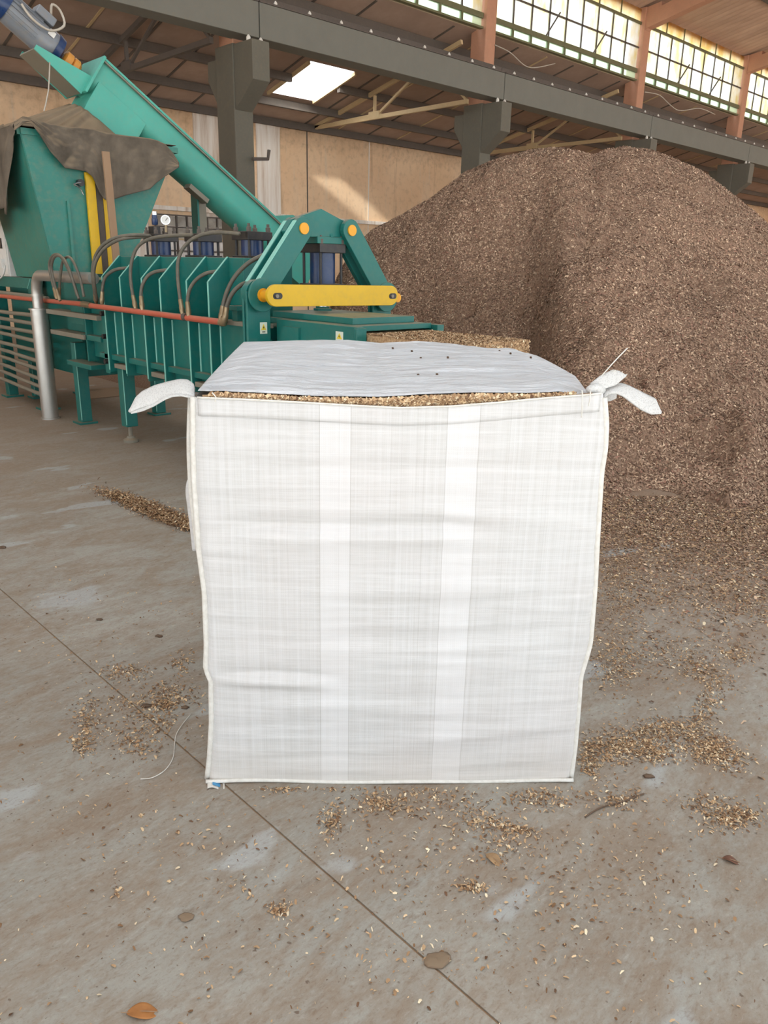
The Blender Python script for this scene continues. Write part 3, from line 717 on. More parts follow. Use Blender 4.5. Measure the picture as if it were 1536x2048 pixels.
# chips inside the bag, showing between hem and cover
def fillf(u, w):
    s = .035 + (WB - .10) * u
    z = 1.02 + (.125 + .0 * w) * min(1, w * 2)
    zc = float(np.interp(s, fedge[:, 0], fedge[:, 2])) - .006
    if w < .5: p = (s, .010 - .004 * math.sin(math.pi * w * 2), 1.02 + (zc - 1.02) * w * 2)
    else: p = (s, .010 + (BD - .08) * (w - .5) * 2, zc - .06 * min(1, (w - .5) * 60))
    return p
fill = thing('wood_chip_fill', 'pale wood chips showing in the open slit of the white bag', 'wood chips', tuple(BL), bang, local=True)
fill['kind'] = 'stuff'
MB().grid(120, 40, fillf).build('chip_core', M['bale'], fill, smooth=True)
n = 9000; uu = RNG.uniform(0.02, .955, n); ww = np.concatenate([RNG.uniform(.3, .5, n // 2 * 1), RNG.uniform(.44, .495, n - n // 2)])
pp = np.array([fillf(a, b) for a, b in zip(uu, ww)]); nn = np.tile(np.array([0, -.75, .66]), (n, 1))
o = chip_object('loose_chips', pp + nn * .002, nn, RNG.uniform(.006, .017, n), chip_cols(n, PAL_FLOOR, [.12, .25, .28, .2, .1, .05]), M['chips'])
o.parent = fill; o['kind'] = 'stuff'

# ================================================================== BALING PRESS
XO, XI, XI2 = 2.78, 2.94, 3.60      # stiffener edge, near web, far web
XC = 3.27
press = thing('baling_press', 'green hydraulic baling press with ribbed body, hoses and yellow crossbar', 'press', (XC, 5.0, 0))
tl_ = M['teal']
ZB, ZT, ZL = 0.60, 1.485, 1.07
MB().box(XI, 3.33, 4.42, 6.19, ZB + .05, ZT).build('upper_body', tl_, press, bevel=.006)
MB().box(2.855, 3.68, 4.12, 6.24, ZB, ZL).build('lower_body', tl_, press, bevel=.006)
MB().box(2.80, 2.90, 4.05, 6.75, ZL, ZL + .025).build('pipe_ledge', M['tube_grey'], press, bevel=.003)
MB().box(2.80, 2.90, 4.5, 6.4, ZB + .08, ZB + .12).build('lower_ledge', tl_, press, bevel=.003)
st_px = [(205, 552), (240, 553), (284, 556), (320, 558), (374, 561), (417, 563)]
SV = [float(PX(x, y, XO)[1]) for x, y in st_px]
prof = [(XI + .01, ZT + .003), (XI - .005, ZT + .003), (XO, 1.332), (XO, ZB - .02), (XI + .01, ZB - .02)]
proto = None
for i, yv in enumerate(SV):
    MB().prism(prof, 'y', yv, yv + .016).build('stiffener_plate', tl_, press, bevel=.002)
    MB().bar((XO - .002, yv + .008, ZB), (XO - .002, yv + .008, 1.332), .014, .004).build('plate_edge', M['teal_edge'], press)
    MB().bar((XO + .001, yv + .008, 1.333), (XI - .006, yv + .008, ZT + .004), .015, .004).build('plate_edge', M['teal_edge'], press)
    MB().tube([(2.852, yv - .006, ZL - .02), (2.852, yv - .006, ZB + .1)], .007, 6, sub=1).build('weld_bead', M['teal_edge'], press)
for yv in (SV[1] + .05, SV[3] + .05, SV[5] + .06):
    MB().box(2.79, 2.86, yv, yv + .2, ZB + .02, ZB + .055).build('lower_shelf', M['tube_grey'], press, bevel=.003)
# far-side stiffeners
for yv in SV[::2]:
    MB().prism([(XI2 - .01, ZL), (XI2, ZL), (XI2 + .16, ZL - .08), (XI2 + .16, ZB), (XI2 - .01, ZB)], 'y', yv, yv + .016).build('stiffener_plate', tl_, press)
# feed section below the hopper with flange and bolts
MB().box(2.80, 3.74, 6.22, 6.30, .56, 1.12).build('joint_flange', tl_, press, bevel=.004)
for z in (.66, .86, 1.04):
    MB().cyl((2.77, 6.24, z), (2.81, 6.24, z), .022, n=6).build('flange_bolt', M['black'], press)
MB().box(2.86, 3.68, 6.3, 6.62, .66, 1.30).build('feed_box', tl_, press, bevel=.006)
MB().box(2.90, 3.68, 6.62, 7.25, .84, 1.30).build('feed_box', tl_, press, bevel=.006)
MB().box(2.80, 2.90, 6.62, 6.64, .62, 1.12).build('joint_flange', tl_, press, bevel=.003)
MB().box(2.82, 2.90, 6.70, 6.95, .92, 1.08).build('side_box', tl_, press, bevel=.004)
MB().box(2.78, 2.92, 6.64, 7.36, .80, .84).build('feed_shelf', M['tube_grey'], press, bevel=.004)
MB().box(3.02, 3.68, 7.25, 9.0, .40, 1.275).build('ram_housing', tl_, press, bevel=.006)
MB().box(2.76, 2.9, 6.3, 7.36, .98, 1.02).build('feed_shelf', M['tube_grey'], press, bevel=.004)
MB().box(2.80, 2.9, 6.35, 6.75, .80, .845).build('feed_shelf', tl_, press, bevel=.004)
MB().box(2.76, 2.9, 6.5, 7.0, .56, .60).build('feed_shelf', tl_, press, bevel=.004)
# legs
def leg(x, y, zt, screw):
    z0 = .135 if screw else .02
    o = MB().box(x - .05, x + .05, y - .05, y + .05, z0, zt).build('leg', tl_, press, bevel=.005)
    attach(MB().bar((x - .051, y - .051, z0 + .02), (x - .051, y - .051, zt), .006, .006, (1, 0, 0)).build('leg_edge', M['teal_edge']), o)
    if screw:
        attach(MB().cyl((x, y, .03), (x, y, .14), .018, n=12).build('jack_screw', M['tube_grey']), o)
        attach(MB().lathe((x, y, 0), (x, y, .05), [(0, .062), (.45, .062), (.7, .035), (1, .03)], 18).build('foot', M['tube_grey']), o)
    else:
        attach(MB().box(x - .085, x + .085, y - .085, y + .085, 0, .02).build('foot', tl_, bevel=.003), o)
L1 = PZ(258, 884); leg(L1[0] + .02, L1[1], ZB + .02, True)
L2 = PZ(163, 846); leg(L2[0] + .03, L2[1] - .02, .74, False)
leg(3.66, L2[1] - .02, .74, False)
leg(3.66, L1[1] + .02, ZB + .02, True)
leg(2.86, 4.15, ZB + .02, True); leg(3.66, 4.15, ZB + .02, True)
leg(3.1, 8.75, .42, False); leg(3.6, 8.75, .42, False)
leg(3.0, 2.72, .56, True); leg(3.5, 2.72, .56, True)

# ---- manifold pipe and hoses
XP = 2.735
pr_ = [PX(452, 646, XP), PX(431, 643, XP), PX(200, 613, XP), PX(160, 607, XP)]
MB().tube([PX(441, 644, XP), PX(180, 611, XP)], .021, 12, sub=1).build('manifold_pipe', M['red_pipe'], press, smooth='auto')
MB().tube([PX(182, 611, XP), PX(166, 608, XP)], .026, 12, sub=1).build('pipe_wrap', M['fitting'], press, smooth='auto')
MB().tube([PX(166, 608, XP), PX(130, 604.5, XP + .03), PX(100, 602, XP + .1), PX(67, 599, XP + .1), PX(-60, 585, XP + .1)], .021, 12, sub=1).build('manifold_pipe', M['red_pipe'], press, smooth='auto')
MB().tube([PX(95, 597, XP + .115), PX(67, 593, XP + .115), PX(-60, 577, XP + .115)], .02, 12, sub=1).build('return_pipe', M['tube_grey'], press, smooth='auto')
for x, y in ((371, 633),):
    MB().tube([PX(x - 3, y + .5, XP), PX(x + 3, y + 1, XP)], .026, 12, sub=1).build('pipe_clamp', M['rail'], press)
def hose(pts, xa, xb, r=.0125, fit=True, name='hydraulic_hose', bow=0.0):
    n = len(pts); P = [PX(x, y, xa + (xb - xa) * (i / (n - 1)) ** 2 - bow * math.sin(math.pi * i / (n - 1)) ** .6) for i, (x, y) in enumerate(pts)]
    o = MB().tube(P, r, 10, sub=6).build(name, M['hose'], press, smooth=True)
    if fit:
        d = Vector(P[1]) - Vector(P[0]); d.normalize(); a = Vector(P[0])
        attach(MB().lathe(a - d * .03, a + d * .07, [(0, r * 1.1), (.25, r * 1.5), (.5, r * 1.5), (.55, r * 1.3), (1, r * 1.25)], 10).build('hose_fitting', M['fitting'], smooth='auto'), o)
    return o
hose([(192, 600), (187, 570), (185, 540), (191, 512), (207, 489), (233, 475), (265, 470), (300, 471)], XP, 2.98, bow=.10)
hose([(194, 600), (189, 570), (188, 540), (195, 516), (212, 494), (240, 479), (268, 475), (302, 473)], XP, 3.0, fit=False, bow=.10)
hose([(204, 601), (205, 575), (210, 556), (222, 544), (237, 538), (258, 536)], XP, 2.9)
hose([(270, 610), (264, 580), (261, 550), (264, 520), (276, 493), (300, 478), (335, 472), (385, 470)], XP, 3.0)
hose([(284, 612), (282, 590), (285, 570), (296, 552), (313, 543), (340, 540)], XP, 2.9)
hose([(364, 620), (360, 595), (356, 560), (356, 525), (366, 497), (392, 474), (432, 465), (480, 468)], XP, 3.02)
hose([(377, 625), (375, 605), (379, 580), (392, 560), (412, 547), (434, 543)], XP, 2.9)
hose([(443, 634), (446, 612), (456, 578), (474, 548), (500, 524), (532, 508)], XP, 2.96, .0135)
hose([(450, 636), (454, 612), (464, 588), (478, 573), (492, 566), (512, 563)], XP, 2.92, .0135)
hose([(113, 592), (104, 560), (99, 530), (106, 512), (119, 511), (133, 530), (147, 565), (155, 592)], 2.665, 2.665, .0135)
hose([(118, 595), (110, 570), (103, 535), (110, 513), (126, 516), (139, 540), (149, 572), (158, 598)], 2.64, 2.64, .011)
hose([(118, 590), (121, 550), (126, 522), (138, 514), (150, 530), (161, 560), (168, 594)], 2.67, 2.67, .011)
MB().tube([PX(441, 644, XP), PX(447, 646, XP), PX(449, 634, XP)], .024, 10, sub=2).build('pipe_elbow', M['fitting'], press, smooth='auto')

# ---- three clamp cylinders on the top
def cylinder(cx, cy, z0, zt, w, barrel_r):
    c = MB().cyl((cx, cy, z0), (cx, cy, zt - .055), barrel_r, n=24).build('hydraulic_cylinder', M['blue'], press, smooth='auto')
    attach(MB().box(cx - w / 2, cx + w / 2, cy - w / 2, cy + w / 2, zt - .055, zt).build('cylinder_cap', M['black'], bevel=.004), c)
    attach(MB().box(cx - w / 2, cx + w / 2, cy - w / 2, cy + w / 2, z0 - .01, z0 + .02).build('cylinder_base', M['black'], bevel=.004), c)
    for a in (-1, 1):
        for b in (-1, 1):
            x, y = cx + a * (w / 2 - .022), cy + b * (w / 2 - .022)
            attach(MB().cyl((x, y, z0), (x, y, zt - .05), .009, n=8).build('tie_rod', M['black']), c)
            attach(MB().lathe((x, y, zt), (x, y, zt + .05), [(0, .018), (.55, .018), (.6, .011), (1, .011)], 6).build('tie_rod_nut', M['rail']), c)
    return c
XCY = 3.20
for x, (yt) in ((321, 474), (406, 474), (504, 470)):
    p = PX(x, yt, XCY); cylinder(XCY, float(p[1]), ZT - .005, float(p[2]) + .02, .20, .076)
# relief valve and pressure gauge on the first cylinder
p = PX(310, 450, XCY - .02)
MB().lathe(p, p + np.array([0, 0, .085]), [(0, .02), (.1, .024), (.55, .024), (.6, .02), (.9, .02), (1, .012)], 14).build('relief_valve', M['blue'], press, smooth='auto')
MB().cyl(p + np.array([0, 0, .075]), p + np.array([0, 0, .1]), .021, n=14).build('valve_cap', M['chrome'], press, smooth='auto')
MB().box(p[0] - .03, p[0] + .03, p[1] - .03, p[1] + .06, p[2] - .09, p[2] - .01).build('valve_block', M['black'], press, bevel=.004)
MB().cyl((p[0], p[1] + .06, p[2] - .07), (p[0], p[1] + .12, p[2] - .07), .016, n=10).build('valve_port', M['black'], press)
g = PX(331, 440, XCY - .02); nd = -np.array([g[0], g[1], 0]); nd /= np.linalg.norm(nd)
gg = MB().cyl(g, g + nd * .02, .036, n=24).build('pressure_gauge', M['chrome'], press, smooth='auto')
attach(MB().cyl(g + nd * .0205, g + nd * .0215, .030, n=24).build('gauge_face', M['white_paint']), gg)
attach(MB().bar(g + nd * .023 + np.array([0, 0, -.005]), g + nd * .023 + np.array([.012, -.012, .016]), .003, .003).build('gauge_needle', M['black']), gg)
MB().cyl(g + np.array([0, 0, -.09]), g + np.array([0, 0, -.03]), .01, n=8).build('gauge_stem', M['fitting'], press)

# ---- end frame with linked arms
YF = 4.0
def V2(x, y, Y=YF): p = PV(x, y, Y); return (float(p[0]), float(p[2]))
def capsule(a, b, r, n=10):
    a = np.array(a); b = np.array(b); d = (b - a) / np.linalg.norm(b - a); ang = math.atan2(d[1], d[0]); pts = []
    for k in range(n + 1):
        t = ang + math.pi / 2 + math.pi * k / n; pts.append((a[0] + r * math.cos(t), a[1] + r * math.sin(t)))
    for k in range(n + 1):
        t = ang - math.pi / 2 + math.pi * k / n; pts.append((b[0] + r * math.cos(t), b[1] + r * math.sin(t)))
    return pts
pinL, pinR = V2(605, 457), V2(700, 461)
botL, botR = V2(522, 590), V2(770, 594)
apex = V2(649, 417)
SY = 2 * ((pinL[0] + pinR[0]) / 2)
yoke = [apex, V2(590, 438), V2(577, 462), V2(596, 500), V2(618, 474), V2(683, 474), V2(712, 500), V2(718, 462), V2(698, 444)]
for y0, y1 in ((YF + .030, YF + .075),):
    MB().prism(yoke, 'y', y0, y1).build('yoke_plate', tl_, press, bevel=.004)
for a, b, dy in ((pinL, botL, 0.0), (pinR, botR, -.004)):
    for y0 in (YF - .012 + dy, YF + .085):
        MB().prism(capsule(a, b, .068), 'y', y0, y0 + .038).build('link_arm', tl_, press, bevel=.004)
    MB().cyl((a[0], YF - .022 + dy, a[1]), (a[0], YF + .13, a[1]), .034, n=20).build('link_pin', M['yellow_pin'], press, smooth='auto')
    o = MB().cyl((b[0], YF - .03 + dy, b[1]), (b[0], YF + .135, b[1]), .04, n=20).build('link_pin', M['yellow_pin'], press, smooth='auto')
    MB().cyl((b[0], YF - .02 + dy, b[1]), (b[0], YF - .005 + dy, b[1]), .098, n=32).build('pivot_boss', tl_, press, smooth='auto', bevel=.003)
    MB().cyl((b[0], YF + .03, b[1]), (b[0], YF + .08, b[1]), .088, n=32).build('pivot_boss', tl_, press, smooth='auto', bevel=.003)
# pale edges of the arms on the left
dv = np.array(pinL) - np.array(botL); dv /= np.linalg.norm(dv); nrm2 = np.array([-dv[1], dv[0]]) * .069
for y0 in (YF - .012, YF + .085):
    A = np.array(botL) + nrm2 + dv * .04; B = np.array(pinL) + nrm2
    MB().bar((A[0], y0 + .019, A[1]), (B[0], y0 + .019, B[1]), .036, .004, (nrm2[0], 0, nrm2[1])).build('arm_edge', M['teal_edge'], press)
# posts carrying the pivots
for b, sgn in ((botL, -1), (botR, 1)):
    MB().box(b[0] - .085, b[0] + .085, YF + .026, YF + .046, .55, b[1] + .02).build('end_post', tl_, press, bevel=.005)
    MB().box(b[0] - .085, b[0] + .085, YF + .062, YF + .082, .55, b[1] + .02).build('end_post', tl_, press, bevel=.005)
    MB().box(b[0] - sgn * .085 - .012, b[0] - sgn * .085 + .012, YF + .03, YF + .08, .55, 1.0).build('post_web', tl_, press)
# yellow crossbar with slotted bolts
YB = 3.86
bl, br = V2(550, 591, YB), V2(780, 591, YB)
MB().prism(capsule(bl, br, .063, 12), 'y', YB - .012, YB + .012).build('crossbar', M['yellow'], press, bevel=.003)
for q in (V2(553, 592, YB), V2(783, 592, YB)):
    o = MB().prism(capsule((q[0] - .016, q[1]), (q[0] + .016, q[1]), .018, 8), 'y', YB - .0135, YB - .011).build('bolt_slot', M['black'], press)
    attach(MB().cyl((q[0] - .008, YB - .022, q[1]), (q[0] - .008, YB - .012, q[1]), .012, n=6).build('slot_bolt', M['tube_grey']), o)
for q in (botL, botR):
    MB().cyl((q[0], YB + .012, q[1]), (q[0], YF - .02, q[1]), .03, n=16).build('crossbar_spacer', M['yellow_pin'], press, smooth='auto')
# centre cylinder hanging in the frame
cc = PV(645, 520, YF + .12); cx_, cy_ = float(cc[0]), YF + .12
z_hi = float(PV(645, 494, YF + .05)[2]); z_lo = float(PV(645, 574, YF + .05)[2])
c = cylinder(cx_, cy_, z_lo, z_hi + .02, .215, .082)
attach(MB().cyl((cx_, cy_, 1.165), (cx_, cy_, z_lo), .032, n=18).build('piston_rod', M['chrome'], smooth='auto'), c)
attach(MB().lathe((cx_, cy_, 1.165), (cx_, cy_, 1.19), [(0, .06), (.5, .06), (.6, .045), (1, .045)], 18).build('rod_flange', tl_), c)
MB().box(cx_ - .12, cx_ + .12, cy_ - .10, cy_ + .10, z_hi + .02, z_hi + .062).build('hanger_plate', tl_, press, bevel=.004)
for dx in (-.055, .07):
    MB().cyl((cx_ + dx, cy_ - .06, z_hi + .062), (cx_ + dx, cy_ - .06, z_hi + .10), .026, n=6).build('hanger_bolt', M['rail'], press)
MB().prism([(cy_ - .10, z_hi + .062), (cy_ - .03, z_hi + .21), (cy_ + .02, z_hi + .21), (cy_ + .02, z_hi + .062)], 'x', cx_ - .012, cx_ + .012).build('hanger_gusset', tl_, press, bevel=.002)

# ---- mouth: side channels, stacked cover plates
MB().box(2.955, 3.55, 3.32, 4.2, 1.098, 1.128).build('mouth_plate', tl_, press, bevel=.003)
MB().box(3.0, 3.50, 3.42, 4.2, 1.128, 1.165).build('mouth_block', tl_, press, bevel=.003)
MB().box(2.90, 2.955, 3.27, 4.02, .62, 1.128).build('mouth_channel', tl_, press, bevel=.004)
MB().box(3.55, 3.61, 3.27, 4.2, .62, 1.12).build('mouth_channel', tl_, press, bevel=.004)
MB().box(2.89, 2.965, 3.262, 3.29, .62, 1.12).build('channel_end', M['teal'], press, bevel=.003)
MB().prism([(4.0, .86), (3.94, 1.09), (3.78, 1.09), (3.78, .86)], 'x', 2.885, 2.90).build('channel_gusset', tl_, press)
MB().box(2.95, 3.56, 2.5, 4.1, .60, .66).build('bale_tray', tl_, press, bevel=.004)
MB().box(2.93, 3.0, 6.0, 6.06, 1.3, 1.33).build('top_lug', tl_, press)
# small clamp lever by the post
MB().box(2.84, 2.9, 4.36, 4.42, 1.07, 1.17).build('guide_lug', tl_, press, bevel=.003)
MB().box(2.82, 2.94, 4.33, 4.45, 1.16, 1.19).build('guide_lug', tl_, press, bevel=.003)

# ---- warning stickers
t = NT('sticker_white'); M['stk'] = t.out(lin((214, 222, 206)), .5)
t = NT('sticker_yellow'); M['stky'] = t.out(lin((226, 200, 60)), .5)
t = NT('sticker_black'); M['stkb'] = t.out(lin((40, 34, 28)), .5)
def sticker_y(px_, py_, Y, w, h):
    p = PV(px_, py_, Y); x, z = float(p[0]), float(p[2])
    s = MB().box(x - w / 2, x + w / 2, Y - .0012, Y, z - h / 2, z + h / 2).build('warning_sticker', M['stk'], press)
    tr = [(x - w * .36, z - h * .18), (x + w * .36, z - h * .18), (x, z + h * .36)]
    attach(MB().prism(tr, 'y', Y - .002, Y - .0012).build('warning_triangle', M['stky']), s)
    bolt = [(x + .002, z + h * .2), (x - w * .1, z + h * .0), (x - .001, z + h * .02), (x - w * .06, z - h * .14), (x + w * .1, z + h * .07), (x + .003, z + h * .05)]
    attach(MB().prism(bolt, 'y', Y - .0026, Y - .002).build('lightning_mark', M['stkb']), s)
    attach(MB().box(x - w * .22, x + w * .22, Y - .002, Y - .0012, z - h * .38, z - h * .30).build('sticker_text', M['stkb']), s)
sticker_y(527, 656, YF + .0255, .052, .068)
def sticker_x(px_, py_, X, w, h):
    p = PX(px_, py_, X); y, z = float(p[1]), float(p[2])
    s = MB().box(X - .0012, X, y - w / 2, y + w / 2, z - h / 2, z + h / 2).build('warning_sticker', M['stk'], press)
    attach(MB().prism([(y - w * .36, z - h * .18), (y + w * .36, z - h * .18), (y, z + h * .36)], 'x', X - .002, X - .0012).build('warning_triangle', M['stky']), s)
    attach(MB().prism([(y, z + h * .2), (y + w * .1, z), (y, z + h * .02), (y + w * .06, z - h * .14), (y - w * .1, z + h * .07), (y, z + h * .05)], 'x', X - .0026, X - .002).build('lightning_mark', M['stkb']), s)
sticker_x(679, 674, 2.8985, .065, .06)

# ---- chip bale coming out of the mouth
def balef():
    m = MB(); x0, x1, y0, y1, z0, z1 = 2.975, 3.53, 2.57, 3.62, .665, 1.085
    def wob(p): 
        v = Vector(p); return tuple(v + Vector((mnoise.noise(v * 14), mnoise.noise(v * 14 + Vector((5, 0, 0))), mnoise.noise(v * 14 + Vector((0, 9, 0))))) * .006)
    m.grid(50, 80, lambda u, w: wob((x0 + (x1 - x0) * u, y0 + (y1 - y0) * w, z1)))
    m.grid(50, 40, lambda u, w: wob((x0 + (x1 - x0) * u, y0, z0 + (z1 - z0) * w)))
    m.grid(80, 40, lambda u, w: wob((x0, y0 + (y1 - y0) * u, z0 + (z1 - z0) * w)))
    m.grid(80, 40, lambda u, w: wob((x1, y0 + (y1 - y0) * u, z0 + (z1 - z0) * w)))
    m.grid(2, 2, lambda u, w: (x0 + (x1 - x0) * u, y0 + (y1 - y0) * w, z0))
    return m
bale = balef().build('chip_bale', M['bale'], smooth=True)
tag(bale, 'block of compressed pale wood chips leaving the press mouth', 'chip bale')
n = 9000
P = np.stack([RNG.uniform(2.975, 3.53, n), RNG.uniform(2.57, 3.3, n), np.full(n, 1.086)], 1); N = np.tile([0, 0, 1.0], (n, 1))
n2 = 4000
P2 = np.stack([RNG.uniform(2.975, 3.53, n2), np.full(n2, 2.568), RNG.uniform(.8, 1.085, n2)], 1); N2 = np.tile([0, -1.0, 0], (n2, 1))
o = chip_object('surface_chips', np.concatenate([P, P2]), np.concatenate([N, N2]), RNG.uniform(.008, .02, n + n2), chip_cols(n + n2, PAL_FLOOR, [.15, .3, .3, .17, .05, .03]), M['chips'])
o.parent = bale; o['kind'] = 'stuff'

# ================================================================== FEED HOPPER
hop = thing('feed_hopper', 'tall green feed hopper with yellow guide rails behind the press', 'hopper', (3.3, 8.0, 1.3))
HB = [(2.90, 7.40), (3.56, 7.40), (3.56, 8.38), (2.90, 8.38)]; HT = [(2.71, 7.38), (4.17, 7.38), (4.17, 8.48), (2.71, 8.48)]
zb_, zt_ = 1.283, 2.50
for i, nm in enumerate(('front_plate', 'right_plate', 'back_plate', 'left_plate')):
    a, b = HB[i], HB[(i + 1) % 4]; c_, d_ = HT[(i + 1) % 4], HT[i]
    MB().add([(*a, zb_), (*b, zb_), (*c_, zt_), (*d_, zt_)], [(0, 1, 2, 3)]).build(nm, M['teal_hopper'], hop, solid=.012)
for i in range(4):
    a, b = HT[i], HT[(i + 1) % 4]
    MB().bar((*a, zt_ - .02), (*b, zt_ - .02), .05, .05).build('rim_angle', M['teal_hopper'], hop)
def vbar(p0, p1, Y, w, d, nm, mat, par):
    a, b = PV(*p0, Y), PV(*p1, Y); return MB().bar(a, b, w, d, (0, 1, 0)).build(nm, mat, par, bevel=.003)
vbar((178, 345), (196, 548), 7.355, .085, .03, 'guide_rail', M['yellow'], hop)
vbar((195, 360), (211, 548), 7.36, .075, .02, 'slide_strip', M['rail'], hop)
vbar((210, 360), (225, 548), 7.355, .07, .03, 'guide_rail', M['yellow'], hop)
p = PV(158, 366, 7.36); kb = MB().cyl(p, p + np.array([0, -.05, 0]), .03, n=14).build('release_knob', M['black'], hop, smooth='auto')
attach(MB().tube([p + np.array([.0, -.045, .0]), p + np.array([-.07, -.05, -.02]), p + np.array([-.02, -.05, -.045]), p + np.array([.01, -.05, -.10])], .006, 6).build('release_hook', M['chrome']), kb)
MB().box(3.05, 3.075, 7.365, 7.392, 1.32, 1.95).build('plate_seam', M['teal_hopper'], hop)

p0_, p1_ = PV(211, 303, 7.21), PV(236, 552, 7.21); p1_ = p0_ + (p1_ - p0_) * float((p0_[2] - 1.304) / (p0_[2] - p1_[2]))
pl = MB().bar(p0_, p1_, .066, .028, (0, 1, 0)).build('wooden_plank', M['wood'], bevel=.003)
tag(pl, 'narrow brown board standing against the tarpaulin on the hopper front', 'board')

# tarpaulin
tarp = thing('tarpaulin', 'dusty grey tarpaulin draped over the green hopper', 'tarpaulin', (3.3, 7.4, 2.5))
tx = [28, 45, 62, 80, 100, 130, 150, 172, 185, 200, 208, 215, 230, 250, 270, 300, 315, 330, 345, 358]
tt = [243, 233, 236, 242, 248, 253, 255, 257, 258, 262, 264, 266, 268, 271, 273, 277, 281, 288, 305, 326]
tb = [262, 248, 246, 270, 302, 336, 339, 343, 353, 386, 398, 401, 398, 391, 386, 378, 364, 353, 343, 334]
def drape(u, w):
    x = 28 + (358 - 28) * u; y = np.interp(x, tx, tt) * (1 - w) + np.interp(x, tx, tb) * w
    fold = .035 * math.sin(u * 26 + 1.5 * w) * (.3 + w) + .03 * mnoise.noise(Vector((u * 9, w * 2.5, 1))) + .012 * mnoise.noise(Vector((u * 30, w * 9, 4)))
    fold *= .5 + .5 * (1 if u < .62 else .45)
    return PV(x, y, 7.315 + .02 * (1 - w) - min(abs(fold), .08) * .6)
MB().grid(120, 40, drape).build('front_drape', M['tarp'], tarp, smooth=True, solid=.006)
def drape_l(u, w):
    y = 7.36 + 1.25 * u; z = 2.53 - w * (.62 + .25 * u + .08 * math.sin(u * 11)) + .02 * math.sin(u * 9)
    if u < .2: z = 2.53 - w * (.14 + .5 * (u / .2) ** 2)
    return (2.665 - .03 * w + .03 * math.sin(u * 22) * w + .02 * mnoise.noise(Vector((u * 6, w * 3, 2))), y, z)
MB().grid(70, 30, drape_l).build('side_drape', M['tarp'], tarp, smooth=True, solid=.006)
def top_d(u, w):
    a = 2 * math.pi * u; ca, sa = math.cos(a), math.sin(a); ox, oy = 3.42, 8.0
    tt_ = min((4.16 - ox) / ca if ca > 1e-6 else 9, (ox - 2.66) / -ca if ca < -1e-6 else 9, (8.57 - oy) / sa if sa > 1e-6 else 9, (oy - 7.352) / -sa if sa < -1e-6 else 9)
    x = ox + ca * ((.72 if ca > 0 else .56) * (1 - w) + tt_ * w); y = oy + sa * (.53 * (1 - w) + tt_ * w)
    return (x, y, 2.520 + .012 * math.sin(math.pi * w) + .006 * mnoise.noise(Vector((x * 5, y * 5, 0))) * math.sin(math.pi * w))
MB().grid(97, 12, top_d).build('top_drape', M['tarp'], tarp, smooth=True, solid=.006)
# ================================================================== SCREW CONVEYOR
YS = 8.05
hw, hh = .20, .20
U0_ = PV(206, 112, YS - hw - .03); U1_ = PV(560, 441, YS - hw - .03)
dC = (U1_ - U0_); dC[1] = 0; dC /= np.linalg.norm(dC); nC = np.array([-dC[2], 0, dC[0]])
if nC[2] < 0: nC = -nC
hh = .5 * abs(float((U0_ - PV(350, 350, YS)) @ nC))
A_ = U0_ + dC * .21 - nC * (hh + .02); A_[1] = YS
conv = thing('screw_conveyor', 'turquoise inclined screw conveyor rising to the hopper', 'conveyor', tuple(A_))
def CP(t, n, y=0.0): return A_ + dC * t + nC * n + np.array([0, y, 0])
TL = float((6.2 - A_[0]) / dC[0])
prof = [(-hw, hh), (-hw, -.02)] + [(-hw * math.cos(a), -.02 - (hh - .02) * math.sin(a)) for a in np.linspace(0.15, math.pi - .15, 14)] + [(hw, -.02), (hw, hh)]
def loft(prof, t0, t1):
    m = MB(); n = len(prof); vs = [CP(t, q[1], q[0]) for t in (t0, t1) for q in prof]
    return m.add(vs, [tuple(range(n)), tuple(range(2 * n - 1, n - 1, -1))] + [(i, (i + 1) % n, n + (i + 1) % n, n + i) for i in range(n)])
loft(prof, -.18, TL).build('trough', M['teal_light'], conv, smooth='auto')
MB().bar(CP(-.2, hh + .012), CP(TL, hh + .012), 2 * hw + .07, .022, tuple(nC)).build('trough_lid', M['teal_light'], conv, bevel=.003)
MB().bar(CP(-.2, hh - .008, -hw - .018), CP(TL, hh - .008, -hw - .018), .03, .012, tuple(nC)).build('lid_flange', M['tube_grey'], conv)
MB().bar(CP(-.205, 0), CP(-.18, 0), 2 * hw + .09, 2 * hh + .06, tuple(nC)).build('end_flange', M['teal_light'], conv, bevel=.003)
# chute
loft([(-hw - .012, -.02), (-hw - .012, -.40), (hw + .012, -.40), (hw + .012, -.02)], -.13, .42).build('discharge_chute', M['teal_light'], conv, bevel=.004)
# motor bracket
for y in (-.17, .17):
    vs = [CP(-.2, -.22), CP(-.2, -.02), CP(-.70, -.145), CP(-.70, -.19)]
    m = MB(); q0 = [v_ + np.array([0, y - .006, 0]) for v_ in vs]; q1 = [v_ + np.array([0, y + .006, 0]) for v_ in vs]
    m.add(q0 + q1, [(0, 1, 2, 3), (7, 6, 5, 4), (0, 4, 5, 1), (1, 5, 6, 2), (2, 6, 7, 3), (3, 7, 4, 0)]).build('bracket_side', M['teal_light'], conv)
MB().bar(CP(-.2, -.20), CP(-.70, -.185), .34, .02, tuple(nC)).build('bracket_floor', M['tube_grey'], conv)
